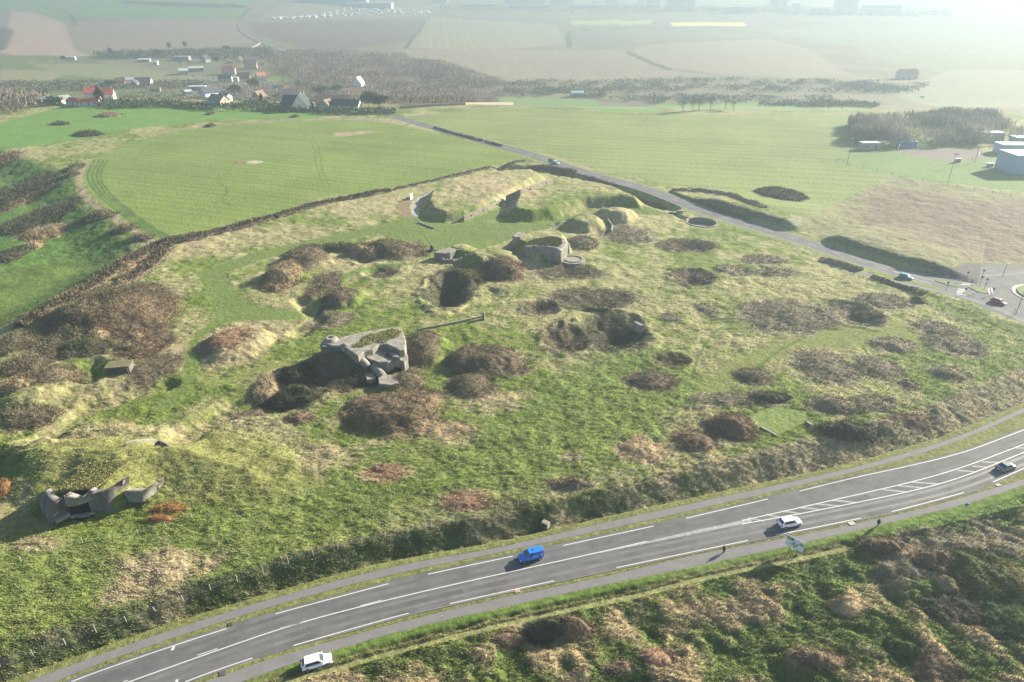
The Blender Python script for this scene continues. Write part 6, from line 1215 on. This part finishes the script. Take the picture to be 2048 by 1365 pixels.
HS = [
 ('storage_shed','long white shed alone at the left beyond the village fields',143,120,11,5,3.4,1.0,8,WHT,WHT,3,False,'shed'),
 ('flat_roofed_hall','grey flat roofed hall at the back of the village',365,121,20,10,4.5,0,3,GRY,GRY,4,False,'hall','f'),
 ('low_workshop','pale low workshop roof beside the grey flat roofed hall',290,124,14,7,2.8,.8,5,GRY,(.6,.6,.58),3,False,'shed'),
 ('marquee','white open tent beside the low workshop',312,130,6,5,3.0,1.6,0,WHT,(.8,.8,.8),1,False,'tent'),
 ('greenhouse_barn','pale green roofed barn with a cream front',368,149,9,13,4.0,2.0,25,CRM,PGR,2,False,'barn'),
 ('greenhouse_barn','long pale green roof behind the cream fronted barn',393,143,16,8,3.6,1.5,25,GRY,PGR,3,False,'barn'),
 ('gabled_house','slate roofed house with a pale gable at the back of the village',412,125,9,8,4,4.5,70,GRY,SLT,2,True,'house'),
 ('red_roofed_house','cream house with an orange red roof above the white house with a black roof',459,149,14,9,5,3.6,12,CRM,RED,4,True,'house'),
 ('black_roofed_house','white house with a black roof in the middle of the village',452,164,13,8,3.4,3.0,6,WHT,SLT,3,True,'house'),
 ('small_annexe','small cream annexe right of the white house with a black roof',474,164,4,4,4.2,.1,0,WHT,WHT,1,False,'annexe'),
 ('farmhouse','large brown roofed farmhouse at the upper right of the village',503,138,14,9,5,4.5,12,CRM,(.30,.19,.14),4,True,'house'),
 ('farm_wing','low stone wing right of the large brown roofed farmhouse',521,131,8,4,3,1.6,30,CRM,BRN,2,True,'house'),
 ('orange_roofed_barn','long barn with a bright orange roof and white gable',523,161,9,14,4.5,3.4,28,WHT,ORG,3,False,'barn'),
 ('dark_roofed_row','dark roofed low row between the red roof and the orange roof',488,158,13,8,3.2,3.0,15,BRK,(.10,.07,.07),3,True,'house'),
 ('small_cottage','little ochre cottage left of the large brown roofed farmhouse',462,127,8,5,2.8,1.6,15,CRM,(.40,.30,.18),2,True,'house'),
 ('grey_outbuilding','small grey roofed outbuilding near the farmhouse',480,122,6,5,3,1.8,60,GRY,BRN,1,False,'shed'),
 ('blue_grey_house','blue white house with two steep black roofs',415,195,10,8,4.0,4.6,60,(.50,.56,.62),SLT,2,True,'house'),
 ('blue_grey_house','lower white wing right of the steep black roofs',433,192,9,9,3.4,3.0,60,(.55,.60,.66),SLT,2,False,'house'),
 ('long_shed','long flat white roof behind the steep black roofed house',396,180,16,7,3,0,8,GRY,(.45,.50,.52),2,False,'shed','f'),
 ('tin_shed','tin roofed shed left of the steep black roofed house',376,190,6,10,3,1.2,40,GRY,(.42,.46,.48),1,False,'shed'),
 ('brown_house','brown roofed house with a cream side at the front of the village',440,212,12,8,3.6,3.2,-30,CRM,BRN,3,True,'house'),
 ('dark_cabin','dark cabin with a white end left of the brown roofed house',452,203,7,6,3.4,1.6,-20,WHT,SLT,1,False,'cabin'),
 ('green_shed','green shed at the front edge of the village',425,214,8,4,2.4,1.0,5,(.10,.22,.18),(.10,.25,.22),1,False,'shed'),
 ('brown_gabled_house','brown gabled house half hidden by bushes',520,201,10,8,3.4,4.6,70,BRN,BRN,2,True,'house'),
 ('pale_gabled_house','pale house with a grey brown roof behind the white gable',583,208,13,10,4.2,4.6,10,(.55,.58,.58),(.33,.27,.21),3,True,'house'),
 ('black_roofed_barn','black roofed house with a bright white triangular gable facing us',590,219,13,10,2.8,5.6,-8,WHT,(.035,.05,.06),3,True,'house'),
 ('white_gable_house','narrow cream gabled house with a chimney beside the black roof',606,220,9,11,2.4,7.0,80,(.80,.72,.58),(.05,.06,.07),2,True,'house'),
 ('long_brown_roof','long brown roofed house right of the white gabled house',668,216,22,10,3.4,4.2,8,CRM,(.24,.17,.13),4,True,'house'),
 ('cream_porch','cream gabled porch in front of the long brown roofed house',655,219,7,7,2.8,3.0,70,CRM,BRN,1,False,'house'),
 ('black_low_house','low black roofed house at the right end of the village front',694,219,18,9,2.8,3.0,-6,WHT,(.04,.045,.055),3,True,'house'),
 ('blue_pool_house','small bright blue roof among the gardens',551,177,7,5,2.4,1.2,8,WHT,(.10,.28,.55),1,False,'shed'),
 ('garden_hut','white hut between the gardens and the bare wood',632,172,6,2,2.4,.6,8,WHT,WHT,1,False,'shed'),
 ('red_villa','house with a red tiled roof left of the brown roofed house, by the lane',243,170,10,8,3.6,3.0,10,CRM,(.34,.16,.11),2,True,'house'),
 ('white_villa','white villa with a small blue window roof between two brown roofs',260,169,8,7,4.4,2.4,40,WHT,GRY,2,True,'house'),
 ('brown_villa','brown roofed house with white dormer right of the white villa',289,171,15,9,3.4,3.8,8,WHT,(.20,.14,.13),4,True,'house'),
 ('white_annexe','low white annexe left of the brown roofed villa',272,173,5,6,3.2,2.6,80,WHT,(.10,.12,.16),1,False,'house'),
 ('bungalow','curved bungalow with a bright red roof at the left of the village, left wing',157,211,15,7,2.6,1.6,-28,WHT,(.45,.09,.06),3,False,'house'),
 ('bungalow','curved bungalow with a bright red roof at the left of the village, right wing',180,212,12,6,2.6,1.6,18,WHT,(.45,.09,.06),3,False,'house'),
 ('tower_house','tall red roofed house behind the bright red bungalow',189,201,9,8,5.2,3.6,20,(.38,.36,.42),(.42,.12,.09),2,True,'house'),
 ('small_orange_house','small orange roofed house right of the dark conifer',217,199,9,7,3.4,3.2,12,WHT,(.48,.17,.08),2,True,'house'),
 ('left_bungalow','pale long bungalow at the far left beside the bare wood',95,207,13,6,2.8,1.2,8,(.5,.42,.32),(.34,.36,.38),3,False,'house'),
 ('white_cottage','small white cottage left of the bright red bungalow',130,208,7,6,3.4,1.6,60,(.72,.66,.52),GRY,1,True,'house'),
 ('shed_row','small brick shed on the lane right of the brown roofed villa',312,184,9,5,2.8,1.4,10,BRK,BRN,2,False,'shed'),
 ('a_frame_house','white steep gabled house alone in the bare wood',718,172,9,9,2.4,6.0,78,(.74,.76,.78),(.70,.72,.74),2,True,'house'),
 ('blue_green_shed','pale blue green shed in the scrub beyond the bright crop field',1154,193,11,6,3,1.4,5,(.30,.40,.40),(.35,.48,.48),2,False,'shed'),
 ('white_farm','white farmhouse with an orange roof far to the right',1812,158,18,9,5,3.5,5,WHT,ORG,3,True,'house'),
 ('low_hut','low grey hut behind the sports ground, beside the wood',1737,299,9,4,3.0,0,3,GRY,(.42,.44,.44),2,False,'hut','f'),
 ('blue_container','long blue container behind the sports ground goal',1812,294,9,3,2.4,0,0,(.10,.25,.45),(.12,.30,.52),1,False,'container','f'),
 ('sports_hall','large blue grey sports hall at the right edge',2050,342,20,12,7.5,0,0,(.25,.36,.46),(.50,.52,.54),0,False,'hall','f'),
 ('white_roofed_stand','white roofed stand right of the wood',1973,282,14,5,4,0,-3,GRY,(.8,.8,.8),0,False,'stand','f'),
 ('white_roofed_hall','white roofed hall above the blue grey sports hall',2020,306,13,7,4,0,-3,(.35,.42,.48),(.8,.8,.8),0,False,'hall','f'),
 ('far_hall','grey hall with a white roof at the right edge, behind the sports hall',2045,292,12,6,4,0,0,GRY,(.75,.75,.75),0,False,'hall','f'),
]
for r_ in HS:
    fl = len(r_) > 14
    gp = 'houses of the village' if r_[2] < 760 else 'buildings beyond the sports ground' if r_[2] > 1700 else None
    house(*r_[:9], r_[9], r_[10], r_[11], r_[12], r_[13], gp, 1, fl)
# caravans on the far hillside
cp = None; ncar = 0
cv = [('leftmost white caravan at the edge of the far caravan park', 'white caravan'), ]
def caravan(px, py, label, col, rot):
    p = at(px, py); t = thing('caravan', label, 'caravan', p, R(rot), 'caravans of the far park'); m = wall_m(col)
    MB().box(-5, 5, -2.2, 2.2, -1, 3.4).build('cabin', m, t); MB().add([(-5.2, -2.5, 3.4), (5.2, -2.5, 3.4), (5.2, 2.5, 3.4), (-5.2, 2.5, 3.4), (-5.2, 0, 4.3), (5.2, 0, 4.3)], [(3, 2, 1, 0), (0, 1, 5, 4), (2, 3, 4, 5), (1, 2, 5), (3, 0, 4)]).build('roof', wall_m((.66, .68, .70)), t); return t
protos = [caravan(543, 39, 'white caravan of the far park on the hillside, one of many alike', c, 5) for c in ((.75, .75, .74), (.60, .66, .66), (.66, .56, .46))]
k = 0
for row in range(7):
    for i in range(24):
        u = i / 23 + rng.normal(0, .008); px = 545 + u * 325; lo = np.interp(px, [545, 600, 650, 700, 780, 860], [39, 38, 35, 32, 30, 27]); hi = np.interp(px, [545, 600, 650, 690, 780, 870], [36, 33, 27, 17, 18, 22])
        py = lo + (hi - lo) * (row + rng.uniform(0, 1)) / 7
        if px < 640 and row > 3 or (px > 830 and row > 4) or rng.uniform() < .22: continue
        pr = protos[k % 3]; x, y, z = at(px, py)
        c = pr if k < 3 else None
        if c is None:
            c = pr.copy(); COL.objects.link(c)
            for ch in pr.children: q = ch.copy(); COL.objects.link(q); q.parent = c
        c.location = (x, y, z); c.rotation_euler = (0, 0, rng.uniform(-.5, .5)); k += 1
# town blocks on the skyline
M_blk = mat('block_pale', (.72, .66, .60), .8, var=.05, sc=.02); M_blk2 = mat('block_grey', (.42, .48, .52), .8, var=.05, sc=.02)
def block(px, py, L, D, Hh, rot, label, m=None, rows=0, name='apartment_block', cat='apartment block'):
    x, y, z = at(px, py); t = thing(name, label, cat, (x, y, z), R(rot), 'town buildings on the skyline'); MB().box(-L / 2, L / 2, -D / 2, D / 2, -6, Hh).build('wall', m or M_blk, t); MB().box(-L / 2 - .5, L / 2 + .5, -D / 2 - .5, D / 2 + .5, Hh, Hh + 1.2).build('roof', M_blk2, t)
    nf = int(Hh // 3.4)
    for f in range(nf): MB().box(-L / 2 + 1.5, L / 2 - 1.5, -D / 2 - .12, -D / 2 + .2, f * 3.4 + 1.4, f * 3.4 + 2.6).build('window_band', M_win, t)
for a in [(1124,9,90,16,36,3,'long cream apartment block, leftmost tall one of the town'), (1222,12,44,16,42,3,'cream apartment block right of the leftmost tall one'), (1188,8,12,14,30,3,'narrow cream block between the two left town blocks'),
          (1280,10,20,14,36,4,'slim cream block in the middle of the town'), (1305,14,48,16,44,3,'cream block left of the largest cream block'), (1359,22,86,18,46,4,'largest cream apartment block in the middle of the town'),
          (1562,24,26,20,78,3,'tall white tower block at the right of the town'), (1546,24,20,20,70,3,'greyer tower block against the tall white tower'), (1590,28,18,14,26,3,'small white building right of the tall white tower'),
          (1540,24,12,12,24,3,'small white block left of the tall towers'), (1688,30,60,20,40,3,'faint grey block in the haze right of the towers'), (1430,21,60,20,10,3,'low white roofed hall in the middle of the town'),
          (1050,8,150,18,14,1,'long low grey terrace left of the tall town blocks'), (1180,17,130,18,10,1,'low grey terrace in front of the tall town blocks'), (960,14,120,16,9,1,'long low terrace above the far fields, left of the town'),
          (1060,16,130,14,9,1,'nearer long low terrace with pale panels'), (1480,26,90,18,14,2,'low grey buildings below the tall towers'), (1640,28,70,18,16,2,'low pale buildings right of the tall towers'),
          (1760,30,110,22,26,2,'faint long block near the right end of the town'), (740,16,150,60,14,1,'large blue grey hall beyond the caravans'), (665,8,240,50,16,1,'long blue grey warehouse behind the caravans'), (880,6,60,30,16,1,'shiny roofed hall right of the long warehouse')]:
    g_ = a[2] > 110 or 'grey' in a[6] or 'faint' in a[6]; block(*a[:7], M_blk2 if g_ else M_blk)
# ------------------------------------------------------------------ trees
M_bark = mat('bark', (.10, .085, .07), .95)
def tree(name, label, px, py, h, r, look, group, shape='round', n=900, trunk=.3, base_=.25):
    x, y, z = at(px, py); t = thing(name, label, 'tree', (x, y, z), rng.uniform(0, 6), group); col = np.array(look)
    m = MB().tube((0, 0, -.8), (0, 0, h * .55), trunk, trunk * .5, 7)
    for k in range(7):
        a = k * 2.4; q = h * (.22 + .07 * k); m.tube((0, 0, q), (math.cos(a) * r * .7, math.sin(a) * r * .7, q + h * .28), trunk * .35, trunk * .1, 5)
    m.build('trunk', M_bark, t)
    cl = 12; cc = rng.normal(0, 1, (cl, 3)); cc /= np.linalg.norm(cc, axis=1)[:, None]; cc *= rng.uniform(.3, .75, cl)[:, None]
    k = rng.integers(0, cl, n); d = rng.normal(0, 1, (n, 3)); d /= np.linalg.norm(d, axis=1)[:, None]; p = cc[k] + d * rng.uniform(.2, .5, n)[:, None]
    if shape == 'cone': p[:, :2] *= (1.15 - (p[:, 2] + 1) / 2)[:, None]
    p = p * np.array([r, r, h * (1 - base_) / 2 * 1.05]); p[:, 2] += h * (base_ + (1 - base_) / 2)
    up = d + np.array([0, 0, .7]); up /= np.linalg.norm(up, axis=1)[:, None]; s = (r / 4) ** .5
    bare = shape == 'bare'
    tri = blades(p, up, rng.uniform(.8, 1.7, n) * s * (1.5 if bare else 1), rng.uniform(.10 if bare else .5, .25 if bare else 1.1, n) * s)
    o = facemesh('crown', tri, np.repeat(col[None, :] * rng.uniform(.6, 1.5, n)[:, None], 3, 0), M_veg, t); return t
DG = (.035, .060, .028); BRT = (.15, .12, .095); OLV = (.10, .11, .05)
TG = 'trees among the village houses'
for a in [('dense_tree','dark tree standing above the row of bare trees, left one',223,113,12,4.5,DG,'round'), ('dense_tree','dark tree among the row of bare trees, right one',317,116,12,4.5,DG,'round'), ('pine_tree','pine showing above the far tree row, left one',340,101,13,4,(.07,.08,.05),'round'), ('pine_tree','pine showing above the far tree row, right one',372,99,13,4,(.07,.08,.05),'round'),
          ('dense_tree','dark round tree left of the orange roofed barn',510,180,12,7,DG,'round'), ('dense_tree','broad dark tree in the village centre',470,189,9,8,DG,'round'), ('conifer','dark conifer beside the bright red bungalow',203,211,13,5,DG,'cone'), ('dense_tree','dark evergreen beside the red roofed villa by the lane',222,174,7,7,DG,'round'), ('dense_tree','dark evergreen right of the garden hut',640,192,9,9,DG,'round'), ('dense_tree','dark evergreen behind the long brown roofed house',672,186,8,7,DG,'round'),
          ('dense_tree','dark evergreen left of the pale gabled house',556,202,7,6,DG,'round'), ('cypress','slim cypress left of the narrow cream gabled house',525,214,10,2.2,DG,'cone'), ('dense_tree','large dark evergreen at the right end of the village, left one',738,214,10,7,DG,'round'), ('dense_tree','large dark evergreen at the right end of the village, right one',758,216,9,7,DG,'round'), ('dense_tree','dark evergreen group at the upper village edge, left of the pale stone wall',455,103,9,9,DG,'round'), ('dense_tree','small dark tree beside the long white shed',127,120,5,4,DG,'round'), ('dense_tree','dark tree in front of the left bungalow',110,211,6,6,DG,'round'), ('dense_tree','olive tree among the roofs right of the slate house',434,127,9,5,OLV,'round'),
          ('bare_tree','bare reddish tree behind the cream barn, left one',362,131,7,4,(.24,.16,.11),'bare'), ('bare_tree','bare reddish tree behind the cream barn, right one',378,130,7,4,(.24,.16,.11),'bare'), ('bare_tree','bare tree on the lawn right of the orange roofed barn',628,188,8,6,BRT,'bare'), ('bare_tree','bare pale tree left of the pale gabled house',560,182,8,5,(.22,.18,.14),'bare'), ('bare_tree','bare tree between the two gardens in front of the wood',597,176,8,5,BRT,'bare')]:
    tree(*a[:7], TG, a[7], 900)
bt = [tree('bare_tree', 'slender bare tree in the long row beyond the village meadow', 190, 112, 9, 2.6, (.11, .105, .09), 'row of slender bare trees', 'bare', 260, .18, .3)]
for i in range(1, 44):
    o = bt[0]; c = o.copy(); COL.objects.link(c)
    for ch in o.children: q = ch.copy(); COL.objects.link(q); q.parent = c
    px = 184 + i * 5.6 + rng.normal(0, 1.2); c.location = at(px, 113 - .025 * (px - 184) + rng.normal(0, .8)); c.rotation_euler = (0, 0, i); s = rng.uniform(.8, 1.25); c.scale = (s, s, s)
bt2 = tree('bare_tree', 'bare tree in the thin line beyond the bright crop field', 1365, 224, 10, 4, (.13, .11, .09), 'thin line of bare trees beyond the crop field', 'bare', 400, .2, .3)
for px, py in ((1385,222),(1398,221),(1420,220),(1450,219),(1466,221),(1620,216),(1640,215),(1655,218)):
    c = bt2.copy(); COL.objects.link(c)
    for ch in bt2.children: q = ch.copy(); COL.objects.link(q); q.parent = c
    c.location = at(px, py); c.rotation_euler = (0, 0, px); 
# woods and scrub that read as one mass
def wood(name, label, poly_, n, h, col, w, vert=.5, seed=0, kind='stuff', cat='woodland', gap=.30):
    pol = W(poly_); a = np.array(pol); X = rng.uniform(a[:, 0].min(), a[:, 0].max(), n * 6); Y = rng.uniform(a[:, 1].min(), a[:, 1].max(), n * 6)
    ok = (sdf(X, Y, pol) + h * 3.5 * (fbm(X, Y, h * 3.0, 3, seed) - .5) > 0) & (fbm(X, Y, h * 4.5, 3, seed + 30) > (gap + .06 * rng.normal(size=n * 6))); X, Y = X[ok][:n], Y[ok][:n]; n = len(X); c = .35 + 1.1 * fbm(X, Y, h * 2.2, 3, seed + 4); Z = samp(X, Y) + h * c * rng.uniform(.1, .85, n)
    up = rng.normal(0, 1 - vert, (n, 3)); up[:, 2] = np.abs(up[:, 2]) + vert * 1.5; up /= np.linalg.norm(up, axis=1)[:, None]
    tri = blades(np.stack([X, Y, Z], 1), up, rng.uniform(.3, .7, n) * h * .8, rng.uniform(.5, 1.2, n) * w); v = rng.uniform(.6, 1.5, n) * (.35 + 1.3 * fbm(X, Y, 22, 4, seed + 8))
    o = facemesh(name, tri, np.repeat(np.array(col)[None, :] * v[:, None], 3, 0), M_veg); tag(o, label, cat, None, kind); return o
wood('bare_woodland', 'grey brown bare wood to the right of the village', [(545,112),(600,104),(700,108),(800,112),(900,130),(990,165),(1015,200),(930,210),(800,214),(700,200),(640,182),(600,168),(560,140)], 52000, 6.5, (.20, .158, .115), .7, .5, 1, gap=.43)
wood('bare_woodland', 'grey brown bare wood at the left edge in front of the village', [(-120,182),(0,182),(60,190),(92,205),(85,216),(40,228),(0,238),(-120,262)], 12000, 8, (.15, .125, .095), .9, .5, 2)
wood('bare_woodland', 'hazy bare wood behind the sports ground', [(1712,262),(1725,250),(1800,244),(1900,238),(1960,240),(2100,258),(2100,290),(1980,296),(1850,290),(1712,290)], 34000, 7.5, (.32, .285, .22), .6, .5, 3, gap=.43)  # colour paled so that haze is partly painted into the wood
wood('scrub_belt', 'dark scrub belt across the valley beyond the bright crop field', [(1010,178),(1200,180),(1330,192),(1500,196),(1680,198),(1760,210),(1745,222),(1600,216),(1500,206),(1320,210),(1180,196),(1000,194)], 16000, 4.0, (.12, .115, .068), 1.3, .25, 4, cat='scrub', gap=.48)
wood('scrub_belt', 'patchy scrub on the far valley slope', [(830,150),(1000,160),(1200,165),(1420,160),(1700,165),(1860,170),(1820,190),(1500,186),(1200,182),(1020,172),(850,168)], 14000, 4.0, (.14, .13, .08), 1.4, .25, 5, cat='scrub', gap=.50)
wood('garden_shrubbery', 'dark green garden shrubs along the front of the village', [(195,205),(330,206),(400,212),(470,214),(500,205),(560,212),(640,222),(790,222),(790,229),(700,232),(600,226),(470,224),(330,217),(200,219)], 9000, 3.2, (.06, .085, .04), 1.5, .2, 6, cat='shrubs')
wood('garden_shrubbery', 'brown garden shrubs between the village houses', [(240,186),(340,180),(470,178),(560,182),(640,196),(640,208),(560,205),(470,204),(340,203),(240,204)], 5000, 3.0, (.14, .125, .08), 1.3, .3, 7, cat='shrubs')
wood('garden_shrubbery', 'dark trees and shrubs at the back of the village', [(190,113),(420,104),(540,100),(545,118),(470,120),(400,116),(200,121)], 9000, 7, (.09, .09, .065), 1.5, .4, 8, cat='shrubs')
wood('garden_trees', 'bare brown trees and bushes filling the gaps among the village roofs', [(390,100),(470,96),(548,104),(600,150),(700,185),(800,214),(640,222),(560,206),(500,196),(440,186),(400,172),(520,172),(490,130),(440,128)], 16000, 6, (.17, .135, .095), .7, .5, 14, cat='trees', gap=.50)
wood('scrub_belt', 'dark scrub on the sunken bank left of the village lane', [(-60,166),(140,166),(330,165),(420,166),(420,176),(240,180),(100,186),(-60,182)], 9000, 4, (.11, .10, .07), 1.5, .3, 9, cat='scrub')
wood('hedge_line', 'dark hedge and trees across the far green hillside', [(245,5),(330,8),(420,11),(500,15),(498,19),(400,16),(300,13),(245,9)], 3000, 7, (.05, .06, .045), 3, .3, 10, cat='hedge')
wood('town_trees', 'hazy town trees and roofs round the apartment blocks', [(880,12),(1200,10),(1500,14),(1900,18),(1900,36),(1600,34),(1300,28),(1000,24),(880,22)], 9000, 8, (.13, .14, .13), 5, .3, 11, cat='trees')
for px, py, lab in ((1797,299,'white football goal at the left end of the sports ground'), (1956,316,'white football goal at the right end of the sports ground')):
    t = thing('football_goal', lab, 'goal', at(px, py), R(60)); W3 = mat('goal_white', (.8, .8, .8), .5)
    for x in (-3.6, 3.6): MB().tube((x, 0, 0), (x, 0, 2.4), .1, .1, 8).build('goal_post', W3, t)
    MB().tube((-3.6, 0, 2.4), (3.6, 0, 2.4), .1, .1, 8).build('crossbar', W3, t)
for px, py, lab in ((1914,325,'small white dugout on the sports ground, left one'), (1979,334,'small white dugout on the sports ground, right one')):
    t = thing('dugout', lab, 'dugout', at(px, py), R(10)); MB().box(-1.6, 1.6, .5, .6, 0, 1.9).box(-1.6, -1.5, -.6, .5, 0, 1.9).box(1.5, 1.6, -.6, .5, 0, 1.9).build('shell', mat('dugout_grey', (.4, .42, .42), .7), t); MB().box(-1.8, 1.8, -.8, .7, 1.9, 2.0).build('roof', mat('goal_white', (.8, .8, .8), .5), t)
for px, py, hdg, c, lab in ((468,193,10,(.05,.15,.35),'blue car parked under the broad dark tree in the village'), (418,161,20,(.8,.8,.8),'white car on the village square, left one'), (428,157,20,(.8,.8,.8),'white car on the village square, right one'), (389,153,5,(.7,.7,.68),'pale car beside the cream fronted barn'), (1845,195,5,(.7,.7,.7),'pale vehicle in the valley at the far right')):
    car(lab, px, py, hdg, c, 4.4, 1.8, 1.6, 'hatch', 'cars parked in the village' if px < 1000 else None)
# ------------------------------------------------------------------ the hazy air
def haze():
    m = bpy.data.materials.new('haze_air'); m.use_nodes = True; n = m.node_tree.nodes; n.clear()
    o = n.new('ShaderNodeOutputMaterial'); v = n.new('ShaderNodeVolumePrincipled')
    v.inputs['Color'].default_value = (.265, .335, .385, 1); v.inputs['Density'].default_value = 5.4e-4; v.inputs['Anisotropy'].default_value = .38
    m.node_tree.links.new(v.outputs[0], o.inputs['Volume'])
    mb = MB().box(-26000, 26000, -1500, 17500, -60, 130); ob = mb.build('haze', m); ob['kind'] = 'stuff'
    ob['label'] = 'pale sunlit haze lying over the whole landscape'
haze()
